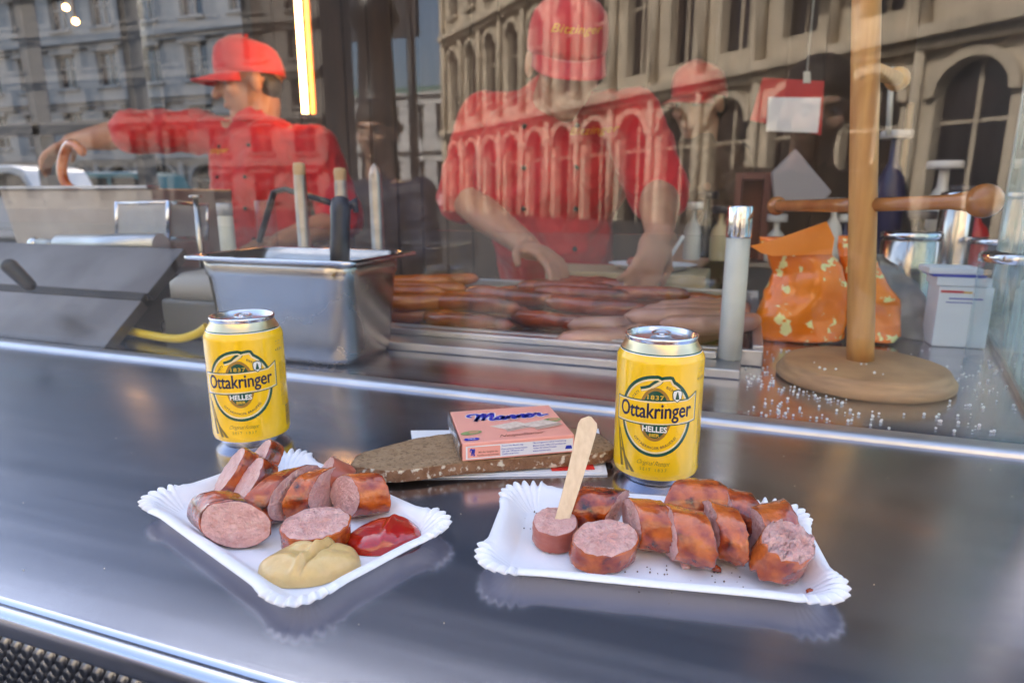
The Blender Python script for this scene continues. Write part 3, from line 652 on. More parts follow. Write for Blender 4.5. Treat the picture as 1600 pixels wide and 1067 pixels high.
# ================================================================== SAUSAGE SLICES
meat = M('sausage_meat', (.76,.45,.41), (.60,.29,.25), 120, rough=.3, sss=.15, bump=.0030, bscale=420, c3=(.80,.55,.50), scale3=220, ramp3=(.50,.80), ramp=(.35,.7), coat=.15)
skinm = M('roast_skin', (.42,.07,.007), (.15,.014,.004), 85, rough=.14, coat=1, bump=.0010, bscale=200, c3=(.03,.007,.004), scale3=85, ramp3=(.58,.68), ramp=(.42,.60), detail=8)
skin2 = M('pale_roast_skin', (.53,.115,.012), (.27,.032,.006), 90, rough=.16, coat=1, bump=.0018, bscale=160, c3=(.05,.010,.004), scale3=80, ramp3=(.61,.70), ramp=(.42,.62), detail=8)
skin3 = M('boiled_skin', (.45,.13,.08), (.34,.08,.05), 60, rough=.3, coat=.3, bump=.0004, bscale=140, sss=.15)
SCR = YAW
def slice_(px, py, alpha, length, r, oa=0, ob=0, elev=0, label='', sk=skinm, squash=.94, rough_cut=.0006, seed=0, z0=.0018, lift=0, bend=.0, va=0, vb=0, wide=1.0):
    """axis angle alpha is measured on the table from screen right, anticlockwise. end A is at +axis."""
    g = on(px, py, .012); a = R(alpha)+SCR; ax = Vector((cos(a)*cos(R(elev)), sin(a)*cos(R(elev)), sin(R(elev))))
    lat = Vector((-sin(a), cos(a), 0)); up = ax.cross(lat)*1; n = 44; m_ = 12; rings = []
    def pt(t, th, rr):
        y = rr*cos(th)*wide; z = rr*sin(th)*squash
        sA = tan_(oa)*y+tan_(va)*z; sB = tan_(ob)*y+tan_(vb)*z
        x = (length/2+sA)*(t) + (-length/2+sB)*(1-t)
        p = ax*x+lat*(y+bend*x*x*20)+up*z
        return p
    vs = []; mats = []
    def radius(th, t):
        q_ = Vector((cos(th)*2, sin(th)*2, t*2+seed*7.3)); return r*(1+.045*noise.noise(q_)+.02*noise.noise(q_*3.1))
    jagf = lambda t, th: max(0, 1-min(t, 1-t)/.12)*(.0004+rough_cut*.55)*(noise.noise(Vector((cos(th)*4, sin(th)*4, seed+9*round(t))))+.6*noise.noise(Vector((cos(th)*11, sin(th)*11, seed))))
    # skin rings with softened rims
    ts = [(0.0,.965),(.015,.99),(.05,1.0)]+[(.05+.9*i/(m_-1),1.0) for i in range(1, m_)]+[(.985,.99),(1.0,.965)]
    for t, k_ in ts:
        for j in range(n):
            th = 2*pi*j/n; rr = radius(th, t)*k_; p = pt(t, th, rr)
            wr = .00045*noise.noise(Vector((th*6, t*1.5, seed*3)))+.00035*noise.noise(Vector((th*3, t*9, seed*5)))
            wr += .0006*(abs(noise.noise(Vector((th*4+seed, t*5, seed))))-.2)
            jag = jagf(t, th)
            p += (lat*cos(th)+up*sin(th))*wr + ax*jag*(1 if t > .5 else -1); vs.append(p)
    K = len(ts); f1 = [(i*n+j, i*n+(j+1) % n, (i+1)*n+(j+1) % n, (i+1)*n+j) for i in range(K-1) for j in range(n)]
    capv = []; capf = []
    for e, t in ((0,0.0),(1,1.0)):
        b0 = len(capv); rr_ = (.97,.93,.84,.68,.5,.3,.12)
        for i, q_ in enumerate(rr_):
            for j in range(n):
                th = 2*pi*j/n; p = pt(t, th, radius(th, t)*q_*(.994 if i == 0 else .985))
                s_ = (1 if t else -1); pp = Vector((cos(th)*q_*2.2+seed, sin(th)*q_*2.2, t*5))
                d_ = rough_cut*(noise.noise(pp*2)+.8*noise.noise(pp*5))+ (.0006*(1-q_**4) if i else .0)
                capv.append(p+ax*s_*(d_*(0 if i == 0 else .6 if i == 1 else 1)+(jagf(t, th)*(1,.7,.3,0,0,0,0)[i])))
        pp = Vector((seed,0,t*5)); capv.append(pt(t, 0, 0)+ax*(1 if t else -1)*(.0006+rough_cut*(noise.noise(pp*2)+.8*noise.noise(pp*5)))); ci = len(capv)-1
        for i in range(len(rr_)-1):
            for j in range(n):
                q4 = (b0+i*n+j, b0+i*n+(j+1) % n, b0+(i+1)*n+(j+1) % n, b0+(i+1)*n+j); capf.append(q4 if not t else q4[::-1])
        L_ = b0+(len(rr_)-1)*n
        for j in range(n): capf.append((L_+j, L_+(j+1) % n, ci) if not t else (L_+(j+1) % n, L_+j, ci))
    mz = min(v.z for v in vs); off = Vector((g.x, g.y, z0-mz+lift)); base = Vector((g.x, g.y, z0+lift))
    t = thing('sausage_slice', base, label, 'sausage slice', 'sausage slices on the card trays')
    s1_ = MB().add([v+off for v in vs], f1); s1_.build('skin', sk, t)
    s2_ = MB().add([v+off for v in capv], capf); s2_.build('cut_face', meat, t, weld=False)
    return t
def tan_(d): return math.tan(R(d))
# left tray
slice_(412,742, 218,.012,.0150, 8,8, 40,'back slice of the overlapping fan on the left tray, pink face left', seed=1, squash=1.25, lift=.001)
slice_(372,756, 218,.013,.0148, 8,8, 40,'middle slice of the overlapping fan on the left tray, narrow pink face', sk=skin2, seed=2, squash=1.25)
slice_(400,774, 222,.013,.0148, 8,8, 40,'front slice of the overlapping fan on the left tray, orange skin on top', seed=3, squash=1.25)
slice_(358,822, 135,.022,0.0161, 44,44, 0,'big slice at the front left of the left tray, broad pink face', seed=4, va=8, vb=14)
slice_(443,788, 32, .020,0.0175, 54,54, 0,'tall dark glossy slice in the middle of the left tray', seed=5, vb=10)
slice_(494,778, 26,.0165,0.0156, 46,46, 0,'orange slice right of the tall dark slice, pink face to the right', sk=skin2, seed=6)
slice_(524,758, 200,.018,0.0138, 0,0, 36,'half hidden slice at the back of the left tray, pink top face', sk=skin3, seed=7)
slice_(568,782, 14, .025,0.0152, -20,-32, 0,'slice at the right end of the left tray, blistered orange skin, pink face left', sk=skin2, seed=8, vb=14)
slice_(494,832, -70,.015,.0140, 0,0, 74,'slice beside the mustard with its pink face turned up', sk=skin2, seed=9, rough_cut=.0020, squash=1.0, wide=1.5)
# right tray
slice_(867,826, -90,.014,.0142, 0,0, 80,'round slice with the wooden stick in it', sk=skin3, seed=11, squash=1.0)
slice_(934,806, -12,.024,0.0152, 25,15, 0,'dark browned slice behind, pink torn face to the right, next to the stuck slice', seed=12, rough_cut=.0018, va=14)
slice_(944,856, -70,.015,.0140, 0,0, 78,'slice at the front of the right tray, long pink face up', sk=skin2, seed=13, squash=1.0, rough_cut=.0022, wide=1.5, va=6)
slice_(1012,832, -14,.021,0.0161, -24,-24, 0,'slice with a narrow pink face on its left side, left of the torn middle slices', sk=skin2, seed=14)
slice_(1072,852, -28,.022,0.0170, -30,-30, 0,'long torn orange slice in the middle of the right tray', sk=skin2, seed=15, rough_cut=.0022)
slice_(1130,846, -38,.017,0.0170, -36,-36, 0,'torn orange slice right of the long middle slice', sk=skin2, seed=16, rough_cut=.0022)
slice_(1088,800, -4,.028,0.0170, -30,36, 0,'slice at the back of the right tray with brown spotted skin', sk=skin2, seed=17, rough_cut=.0014)
slice_(1154,816, -34,.018,0.0161, -34,-30, 0,'back slice with a charred tip, right of the spotted back slice', seed=18, rough_cut=.0016)
slice_(1204,838, 24,.026,0.0161, 20,20, 0,'shiny slice at the right end of the right tray, smooth skin on top', sk=skin2, seed=19)
slice_(1220,878, -50,.019,.0142, 0,0, 68,'crushed slice at the right front of the right tray with torn pink meat', sk=skin2, seed=20, rough_cut=.0055, squash=1.0, wide=1.35)
# crumbs
cr_ = random.Random(3)
for (px, py, s_, lb) in ((1071,884,.0028,'pink meat crumb in front of the torn slices'), (1118,889,.0026,'dark crumb at the foot of the torn orange slice'), (1268,925,.0022,'brown sauce crumb in the right front corner of the tray')):
    g = on(px, py, .003); b = MB(); b.ball((g.x,g.y,.0022+s_*.5), (s_*1.3,s_,s_*.7), 10, k=7)
    for v in b.v: v += Vector([noise.noise(v*900+Vector((i*9,0,0)))*s_*.5 for i in range(3)])
    tag(b.build('meat_crumb', meat if 'pink' in lb else skinm, org=(g.x,g.y,.002)), lb, 'crumb')
b = MB()
for i in range(60):
    if i < 26: g = on(cr_.uniform(775,850), cr_.uniform(775,830), .002)
    else: g = on(cr_.uniform(930,1290), cr_.uniform(880,925), .002)
    s_ = cr_.uniform(.0002,.0006); b.ball((g.x,g.y,.0018+s_*.4), s_, 5, k=4)
tag(b.build('spice_specks', M('spice', (.12,.06,.02), rough=.7)), kind='stuff')

b = MB()
for i in range(70):
    g = Vector((cr_.uniform(-.55,.35), cr_.uniform(.22,.61), 0)); s_ = cr_.uniform(.00018,.0005); b.ball((g.x,g.y,s_*.5), (s_,s_*.8,s_*.6), 5, k=4)
tag(b.build('counter_crumbs', M('pale_crumbs', (.5,.4,.28), rough=.8)), kind='stuff')

# ketchup and mustard
ket = M('ketchup', (.42,.012,.006), (.36,.008,.005), 40, rough=.08, coat=1, sss=.15)
mus = M('mustard', (.66,.47,.20), (.60,.41,.16), 120, rough=.3, coat=.35, sss=.15, bump=.0003, bscale=500)
def dollop(cpx, name, mat, label, rx, ry, ang, hfun, z0=.0016):
    g = on(*cpx, .004); a = R(ang)+SCR; n, k = 96, 40; vs = []; x_ = Vector((cos(a), sin(a), 0)); y_ = Vector((-sin(a), cos(a), 0))
    for i in range(k+1):
        q_ = i/k
        for j in range(n):
            th = 2*pi*j/n; w_ = 1+.08*noise.noise(Vector((cos(th)*1.5, sin(th)*1.5, len(name))))+.03*noise.noise(Vector((cos(th)*5, sin(th)*5, 2)))
            u, v = q_*cos(th)*w_, q_*sin(th)*w_
            vs.append(Vector((g.x,g.y,z0))+x_*u*rx+y_*v*ry+Vector((0,0,hfun(u, v, q_))))
    fs = [(i*n+j, i*n+(j+1) % n, (i+1)*n+(j+1) % n, (i+1)*n+j) for i in range(k) for j in range(n)]
    o = MB().add(vs, fs).build(name, mat, org=(g.x,g.y,z0)); tag(o, label, name); return o
def hk(u, v, q_):
    e = max(0, 1-q_**3.2)**.55
    return .0105*e*(1+.12*sin(u*3+1))+.0020*e*math.exp(-((u-.15-.35*v)**2)/.012)-.0018*math.exp(-((u-.45)**2+(v-.25)**2)/.02)*e+.0018*math.exp(-((u-.52)**2+(v-.36)**2)/.05)*e
dollop((601,838), 'ketchup', ket, 'glossy red ketchup puddle at the right corner of the left tray', .0240,.0185, 18, hk)
def hm(u, v, q_):
    e = max(0, 1-q_**3.5)**.5; fold = u-.12-.45*v
    h_ = .0125*e*(1+.18*math.exp(-((u+.1)**2+(v-.45)**2)/.15))
    h_ += .0038*e*math.exp(-(fold**2)/.008) - .0036*e*math.exp(-((fold-.10)**2)/.003)
    h_ += .0010*e*noise.noise(Vector((u*3,v*3,3)))
    h_ += .0012*e*sin(7*(u*.6+v)+2*sin(3*u))*(.5+.5*(fold < 0)) - .0018*e*math.exp(-((u+.05)**2+(v-.15)**2)/.012)
    return h_
dollop((484,884), 'mustard', mus, 'beige mustard dollop folded over itself at the front of the left tray', .0295,.0180, 12, hm)

# wooden stick
top = at(921,641,.402); bot = on(878,808,.0195); d = (top-bot).normalized(); bot = bot-d*.006; sidev = cr; nrm = d.cross(sidev).normalized(); sidev = nrm.cross(d).normalized()
vs = []; NS = 24; Lk = (top-bot).length
for i in range(NS+1):
    t = i/NS; wv = .0042+.0026*t**1.2
    if t > .9: wv *= sqrt(max(0, 1-((t-.9)/.1)**2*.98))
    c_ = bot+d*(t*Lk-.004)+sidev*.0016*sin(t*2.2)
    for sx, sn in ((-1,-1),(1,-1),(1,1),(-1,1)): vs.append(c_+sidev*wv*sx+nrm*.0008*sn)
fs = [(i*4+j, i*4+(j+1) % 4, i*4+4+(j+1) % 4, i*4+4+j) for i in range(NS) for j in range(4)]+[(0,3,2,1), (NS*4,NS*4+1,NS*4+2,NS*4+3)]
o = MB().add(vs, fs, 0, False).build('wooden_stick', wood_stick, org=bot, bevel=.0003); tag(o, 'flat pale wooden snack stick stuck upright in the round slice', 'stick')

# ================================================================== NAPKIN, BREAD, WAFER BOX
nm_ = paper_w
def slab(poly, z0, z1, name, mat, parent=None, org=None, bevel=0):
    return MB().prism([(p.x,p.y,z0) for p in poly], (0,0,z1-z0)).build(name, mat, parent, org, bevel)
np_ = thing('napkin', (on(800,720).x, on(800,720).y, 0), 'folded white paper napkin with a red strip under the bread slice', 'napkin')
slab([on(652,748),on(949,743),on(935,672),on(642,675)], .0004, .0016, 'sheet', nm_, np_)
slab([on(652+10,746),on(942,741),on(930,680),on(650,680)], .0018, .0026, 'sheet', nm_, np_)
slab([on(862,741),on(929,738.5),on(926,731),on(860,733)], .0028, .0036, 'red_strip', M('red_print', (.7,.03,.02), rough=.6), np_)
crumb = M('rye_crumb', (.38,.25,.14), (.30,.19,.10), 130, rough=.9, bump=.0025, bscale=420, c3=(.20,.12,.06), scale3=330, ramp3=(.52,.68))
crust = M('floured_crust', (.20,.09,.04), (.32,.17,.09), 90, rough=.85, bump=.003, bscale=300, c3=(.74,.66,.52), scale3=150, ramp3=(.55,.64))
outl = [(551,726),(553,716),(566,706),(595,698),(648,684),(690,678),(760,668),(850,664),(925,673),(948,686),(958,700),(925,707),(842,713),(760,719),(705,724),(650,731),(609,734),(575,730)]
po = crom([on(x, y, .0145)-Vector((0,0,.0145)) for x, y in outl], 8, True); n = len(po); cx = sum((p for p in po), Vector())/n
bt = thing('bread_slice', (cx.x,cx.y,.004), 'long dark rye bread slice with floured crust under the pink wafer pack', 'bread')
vs = []; RG = (.0,.15,.3,.45,.6,.75,.88,.96,1.0)
for q_ in RG:
    for p in po:
        P_ = cx+(p-cx)*q_; vs.append((P_.x, P_.y, .0145+.0006*noise.noise(P_*120)+.0004*noise.noise(P_*320)-(.0008 if q_ == 1 else 0)))
MB().add(vs, [(i*n+j, i*n+(j+1) % n, (i+1)*n+(j+1) % n, (i+1)*n+j) for i in range(len(RG)-1) for j in range(n)]).build('crumb', crumb, bt)
vs = []; RZ = (.0139,.0125,.0105,.0085,.0065,.0050,.0042)
for i, z_ in enumerate(RZ):
    for p in po:
        nrm_ = (p-cx).normalized(); bulge = .0012*sin(pi*i/6)+.0009*noise.noise(Vector((p.x*140,p.y*140,z_*140)))+.0006*noise.noise(Vector((p.x*420,p.y*420,z_*420)))
        P_ = p+nrm_*(bulge-.0002); vs.append((P_.x, P_.y, z_))
MB().add(vs, [(i*n+j, (i+1)*n+j, (i+1)*n+(j+1) % n, i*n+(j+1) % n) for i in range(len(RZ)-1) for j in range(n)]).build('crust', crust, bt)

pink = M('pink_print', (.92,.42,.33), (.90,.39,.31), 30, rough=.3, coat=.5)
blue = M('blue_print', (.01,.03,.42), rough=.4); whit = M('white_print', (.82,.82,.84), rough=.4); brn = M('brown_print', (.25,.08,.05), rough=.5)
waf = M('wafer_print', (.78,.66,.55), (.66,.52,.42), 300, rough=.5); wafd = M('wafer_cream_print', (.30,.17,.12), rough=.5); grn = M('green_print', (.16,.28,.08), (.30,.38,.16), 250, rough=.5); nut = M('nut_print', (.55,.30,.16), rough=.5)
zt = .0305; FL, FR, BL, BR_ = on(722,693,zt), on(898,679,zt), on(689,645,zt), on(852,632,zt)
ex = (FR-FL); Lx = ex.length; ex.normalize(); ey = Vector((-ex.y, ex.x, 0)); Ly = ((BL-FL).dot(ey)+(BR_-FR).dot(ey))/2; z0b = .0158
bxr = thing('wafer_box', FL+(ex*Lx+ey*Ly)/2-Vector((0,0,zt-z0b)), 'pink Manner wafer pack in clear film lying on the bread slice', 'wafer pack')
def BP(u, v, z): q_ = FL+ex*u+ey*v; return Vector((q_.x,q_.y,z))
MB().hexa([BP(0,0,z0b),BP(Lx,0,z0b),BP(Lx,Ly,z0b),BP(0,Ly,z0b)], [BP(0,0,zt),BP(Lx,0,zt),BP(Lx,Ly,zt),BP(0,Ly,zt)]).build('carton', pink, bxr, bevel=.0008)
foil = M('foil_wrap', (.75,.76,.8), (.55,.57,.62), 60, rough=.22, metal=.9, bump=.0008, bscale=90)
vs = []; 
for i in range(13):
    for j in range(5):
        v = Ly*i/12; z = z0b+(zt-z0b)*(.02+.96*j/4); vs.append(BP(-.0014-.0012*abs(noise.noise(Vector((v*200,z*200,1))))-.0016*sin(pi*j/4)*(.6+.4*sin(v*300)), v, z))
MB().add(vs, [(i*5+j, i*5+j+1, (i+1)*5+j+1, (i+1)*5+j) for i in range(12) for j in range(4)]).build('end_foil', foil, bxr)
# prints: s = (u,v) metres on the top; layers are stacked 0.06 mm apart
def topprint(vf, name, mat, u0, v0, sc_=1, ang=0, layer=1):
    vs, fs = vf; c_, s_ = cos(ang), sin(ang)
    return MB().add([BP(u0+(x*c_-y*s_)*sc_, v0+(x*s_+y*c_)*sc_, zt+.00025+.00007*layer) for x, y in vs], fs, 0, False).build(name, mat, bxr)
def frontprint(vf, name, mat, u0, w0, layer=1):
    vs, fs = vf; out = []
    for x, y in vs: p = BP(u0+x, 0, z0b+w0+y)-ey*(.00025+.00007*layer); out.append(p)
    return MB().add(out, fs, 0, False).build(name, mat, bxr)
Mst = [[(-.5,1.25),(-.85,1.45),(-.8,1.9),(-.3,2.05),(.12,1.8),(.12,1.0),(-.05,0.0)],[(-.05,.05),(.25,1.1),(.7,2.0),(.78,1.2),(.65,.1)],[(.65,.1),(1.05,1.2),(1.5,2.0),(1.6,1.2),(1.45,.3),(1.7,0),(2.05,.35)],
       [(2.75,.85),(2.45,1.0),(2.1,.6),(2.2,.08),(2.55,.15),(2.8,.9)],[(2.8,.95),(2.7,.2),(2.9,0),(3.15,.4)],[(3.2,.95),(3.2,.0)],[(3.2,.1),(3.4,.75),(3.68,.97),(3.8,.7),(3.72,.15),(3.9,0),(4.15,.4)],
       [(4.25,.95),(4.2,.0)],[(4.2,.1),(4.4,.75),(4.68,.97),(4.82,.7),(4.74,.15),(4.92,0),(5.15,.4)],[(5.1,.42),(5.45,.6),(5.55,.88),(5.3,1.0),(5.08,.6),(5.2,.1),(5.55,.05),(5.85,.4)],[(5.85,.4),(6.0,1.0),(6.08,.84),(6.4,.86),(6.35,.3),(6.5,.1),(6.8,.25),(7.3,.42)]]
def script(strokes, wd, slant=.25):
    V = []; F_ = []
    for s_ in strokes:
        P_ = [(p.x+slant*p.y, p.y) for p in crom(s_, 6)]; m_ = len(P_); wl = [wd*(.75+.35*abs(sin(pi*i/(m_-1)))) for i in range(m_)]
        vs, fs = ribbon(P_, wl); b_ = len(V); V += vs; F_ += [tuple(b_+i for i in f) for f in fs]
    return V, F_
s_w = Lx*.66/8.2
topprint(script(Mst, .58), 'logo_outline', whit, Lx*.20, Ly*.60, s_w*1.2, R(2), 1)
topprint(script(Mst, .36), 'logo', blue, Lx*.20, Ly*.60, s_w*1.2, R(2), 2)
def quad(*p): return [tuple(q_) for q_ in p], [tuple(range(len(p)))]
# wafers: two stacks
for k_, (u0, v0, a_) in enumerate(((.30,.30,.16),(.56,.28,.16))):
    U, V_ = Lx, Ly
    topprint(quad((0,.0),(.012,-.010),(.036,-.003),(.024,.007)), 'wafer_picture', waf, U*u0, V_*(v0+.12), 1, 0, 1+k_*6)
    for j in range(4):
        topprint(quad((.012,-.010-.0015*j),(.036,-.003-.0015*j),(.036,-.0042-.0015*j),(.012,-.0112-.0015*j)), 'wafer_layer', wafd if j % 2 == 0 else waf, U*u0, V_*(v0+.12), 1, 0, 2+j+k_*6)
ell = lambda a, b_, n=20: ([(a*cos(2*pi*i/n), b_*sin(2*pi*i/n)) for i in range(n)], [tuple(range(n))])
for (u_, v_, a_, b_) in ((.115,.27,.009,.0042),(.90,.47,.0085,.005)):
    topprint(ell(a_, b_), 'leaf_picture', grn, Lx*u_, Ly*v_, 1, .2, 2); topprint(ell(a_*.5, b_*.6), 'hazelnut_picture', nut, Lx*u_+.002, Ly*v_+.0008, 1, .2, 3)
topprint(fit(text2d('Neapolitaner', 1, .5, .0, .95), Lx*.42), 'lettering', brn, Lx*.55, Ly*.12, 1, R(3), 1)
topprint(fit(text2d('WIEN', 1, 0, .0, 1.4), Lx*.10), 'lettering', brn, Lx*.56, Ly*.56, 1, R(3), 1)
topprint(([(-.0065,0),(-.0045,.0028),(.0045,.0028),(.0065,0),(.0045,-.0028),(-.0045,-.0028)],[(0,1,2,3,4,5)]), 'badge', blue, Lx*.095, Ly*.09, 1, 0, 1)
topprint(fit(text2d('UTZ', 1, 0, .03), .006), 'badge_lettering', whit, Lx*.095, Ly*.09, 1, 0, 3)
hb = zt-z0b
frontprint(quad((.0,.0),(Lx*.955,0),(Lx*.955,hb*.72),(0,hb*.72)), 'white_panel', whit, Lx*.03, hb*.10, 1)
frontprint(quad((.0,.0),(Lx*.285,0),(Lx*.285,hb*.60),(0,hb*.60)), 'pink_panel', pink, Lx*.045, hb*.16, 2)
frontprint((lambda t: ([(x*.0014, y*.0026) for x, y in t[0]], t[1]))(script(Mst[:3], .5)), 'monogram', blue, Lx*.075, hb*.28, 3)
for (s_, x_, y_, w_, m_) in (('Qualitätsgarantie',.225,.62,.20,brn),('Mit der Sorgfalt des',.225,.44,.17,brn),('Familienunternehmens',.225,.28,.19,brn),
                        ('Warum mein Manner mag...',.44,.70,.20,blue),('✓ Österreichische Familientradition',.455,.53,.23,blue),('seit über 100 Jahren und',.44,.38,.19,blue),('Qualitätsversprechen',.42,.24,.15,blue),
                        ('Hervorragend in Luft & Verarbeitung',.77,.72,.30,blue),('Manner kauft 100% UTZ zertifizierten',.77,.57,.30,blue),('Kakao für dieses Produkt',.73,.43,.21,blue),('www.manner.com',.70,.26,.16,blue)):
    frontprint(fit(text2d(s_.replace('✓ ',''), 1, .1, .012), Lx*w_), 'lettering', m_, Lx*x_, hb*y_, 3)
frontprint(quad((-.003,-.0013),(.003,-.0013),(.0022,.0016),(-.0022,.0016)), 'seal_print', blue, Lx*.945, hb*.32, 3)

# ================================================================== BEER CANS
yel_can = M('yellow_can_lacquer', (.97,.59,.008), (.95,.57,.008), 20, rough=.26, metal=0, coat=.6)
gold = M('gold_neck', (.72,.60,.36), rough=.28, metal=.9); dgreen = M('dark_green_print', (.004,.075,.045), rough=.3, coat=.4); cream = M('cream_print', (.85,.70,.40), rough=.3, coat=.4)
navyp = M('navy_print', (.015,.015,.05), rough=.35); brngold = M('brown_gold_print', (.36,.19,.03), rough=.35); canwhite = M('can_white_print', (.85,.85,.82), rough=.3, coat=.4); gold2 = M('gold_print', (.75,.47,.03), rough=.3); olive = M('olive_print', (.22,.15,.02), rough=.35)
def prof_at(z):
    P_ = [(0,24.5),(1.5,25.5),(4,28.6),(7.5,31.8),(11,33),(97,33),(99.5,32.4),(103,30.6),(107,28.2),(110,26.6),(112,26.2)]
    for (a, ra), (b, rb) in zip(P_, P_[1:]):
        if a <= z <= b: return ra+(rb-ra)*(z-a)/(b-a)
    return 33
def can(c, rot, label):
    c = Vector((c[0],c[1],.0003)); root = thing('beer_can', c, label, 'beer can', 'yellow beer cans on the counter')
    tocam = Vector((-c.x,-c.y,0)).normalized(); f = Matrix.Rotation(rot, 3, 'Z')@tocam; rt = Vector((-f.y, f.x, 0))
    mm = .001
    def ring(zs, name, mat, n=96):
        return MB().lathe([((r_ if r_ else prof_at(z))*mm, z*mm) for z, r_ in zs], c, n).build(name, mat, root)
    ring([(8.0,32.2),(11,0),(13,0),(40,0),(70,0),(97,0),(98,32.9),(99.5,0),(101,31.7),(103,30.7)], 'body', yel_can)
    ring([(1.2,21),(0,23.6),(0,24.6),(.8,25.3),(2.5,27.0),(4,28.7),(5.6,30.3),(8.0,32.2)], 'base', alu)
    ring([(103,30.7),(103.5,30.45)], 'white_band', canwhite); ring([(103.5,30.45),(104.4,29.95)], 'green_band', dgreen)
    ring([(104.4,29.95),(107,28.3),(109,27.2),(111,26.4)], 'neck', gold)
    lid = ring([(111,26.4),(112,26.5),(113.2,27.3),(114.3,27.3),(115,26.7),(115,26.2),(114.2,25.4),(110.5,24.4),(109.8,23.4),(110.4,22.6),(111.6,22),(111.8,20),(111.8,14),(111.5,6),(111.5,.02)], 'lid', alu)
    # opening score and pull tab
    def LP(x, y, z): return c+(rt*x-f*y)*mm+Vector((0,0,z*mm))
    ov = [LP(9*cos(t), -8+8*sin(t), 111.9) for t in [2*pi*i/28 for i in range(29)]]
    MB().tube(ov, .00035, 6, cap=False).build('opening_score', alu, lid)
    ov = [LP(20*cos(t), 20*sin(t), 112.0) for t in [2*pi*i/48 for i in range(49)]]
    MB().tube(ov, .0004, 6, cap=False).build('lid_bead', alu, lid)
    tb = MB(); P_ = []
    for i in range(24):
        t = 2*pi*i/24; P_.append((6.6*cos(t)*(1 if sin(t) > 0 else .9), 5+12*sin(t)*.95))
    vs, fs = ribbon(P_, 2.6, True)
    tb.add([LP(x, y, 113.9) for x, y in vs]+[LP(x, y, 112.9) for x, y in vs], fs+[tuple(len(vs)+i for i in f_)[::-1] for f_ in fs]+[(2*i, 2*((i+1)%24), len(vs)+2*((i+1)%24), len(vs)+2*i) for i in range(24)]+[(2*i+1, len(vs)+2*i+1, len(vs)+2*((i+1)%24)+1, 2*((i+1)%24)+1) for i in range(24)])
    tb.hexa([LP(-5,-2,112.7),LP(5,-2,112.7),LP(5,4,112.7),LP(-5,4,112.7)], [LP(-5,-2,113.6),LP(5,-2,113.6),LP(5,4,113.6),LP(-5,4,113.6)])
    tb.lathe([(.001,112.9*mm),(.0022,113.4*mm),(.0022,114.2*mm),(.0001,114.5*mm)], c, 14); tb.build('pull_tab', alu, lid)
    def wrapv(u, z, layer): r_ = (prof_at(z)+.03+.045*layer)*mm; th = u/33.; return c+rt*(r_*sin(th))+f*(r_*cos(th))+Vector((0,0,z*mm))
    def pr(vf, name, mat, layer, tx=0, ty=0):
        vs, fs = vf; return MB().add([wrapv(x+tx, y+ty, layer) for x, y in vs], fs, 0, True).build(name, mat, root)
    CX, CZ, RX, RZ_ = -2.5, 58.5, 26.5, 29.5
    arc = lambda a0, a1, k=1.0, n=30: [(CX+RX*k*cos(R(a0+(a1-a0)*i/n)), CZ+RZ_*k*sin(R(a0+(a1-a0)*i/n))) for i in range(n+1)]
    right = crom([(-8,79.5),(-4,83.5),(2,87.2),(8,88)], 6)
    lobeR = [(p.x,p.y) for p in right]+arc(62, 22)
    lobeL = arc(161, 92)+[(p.x,p.y) for p in crom([(-1.5,88.2),(1,86.4),(-3,83),(-9,80),(-14,78.5)], 6)]
    bottom = arc(188, 355, 1, 50)
    for path in (lobeL, lobeR, bottom):
        pr(ribbon(path, 3.6), 'emblem_outline', dgreen, 1); pr(ribbon([(CX+(x-CX)*.955, CZ+(y-CZ)*.955) for x, y in path], 1.3), 'emblem_inner_line', cream, 2)
    # green oval with gold border
    def oval(a, b_, cx_, cz_): return colfill(lambda x: cz_+b_*sqrt(max(0, 1-((x-cx_)/a)**2)), lambda x: cz_-b_*sqrt(max(0, 1-((x-cx_)/a)**2)), cx_-a, cx_+a, 24)
    pr(oval(12.4,20.6,-2.5,60), 'gold_oval', brngold, 3); pr(oval(10.2,18.2,-2.5,60), 'green_oval', dgreen, 4)
    # banner
    tilt = lambda x: .045*(x+2)
    bt_, bb_ = (lambda x: 70.2+tilt(x)), (lambda x: 52.6+tilt(x))
    tip = lambda x: max(0, x-22)*.55
    pr(colfill(lambda x: bt_(x)+.9+tip(x), lambda x: bb_(x)-1.0+tip(x)*.25, -36.5, 30.5, 44), 'banner_border', dgreen, 5)
    pr(colfill(lambda x: bt_(x)+.1+tip(x), lambda x: bb_(x)-.2+tip(x)*.25, -35.6, 29.6, 44), 'banner_line', cream, 6)
    pr(colfill(lambda x: bt_(x)-.9+tip(x)*.95, lambda x: bb_(x)+.8+tip(x)*.25, -34.9, 29.0, 44), 'banner', yel_can, 7)
    t_ = fit(text2d('Ottakringer', 1, .0, .0, 1.0, 6), 56, 15); 
    V8 = []; F8 = []
    for dx_, dy_ in ((-.32,0),(.32,0),(0,.3),(0,-.3)): b8 = len(V8); V8 += [(x+dx_, y+dy_+tilt(x)) for x, y in t_[0]]; F8 += [tuple(b8+i for i in f8) for f8 in t_[1]]
    for k8 in range(4): n8 = len(t_[0]); pr((V8[k8*n8:(k8+1)*n8], t_[1]), 'lettering', navyp, 8+k8*.25, -3.0, 61.0)
    pr(fit(text2d('1837', 1, 0, .02, 1.15), 12, 3.4), 'lettering', gold2, 6, -2.5, 73.2)
    pr(fit(text2d('HELLES', 1, 0, .03, 1.0), 18, 4.6), 'lettering', canwhite, 6, -2.3, 48.8)
    pr(fit(text2d('BIER', 1, 0, .03, 1.0), 7.5, 2.5), 'lettering', gold2, 6, -2.3, 44.2)
    # shield
    shp = [(0,-5.2),(3.4,-2),(3.9,2.2),(3.2,4.4),(0,5.2),(-3.2,4.4),(-3.9,2.2),(-3.4,-2)]
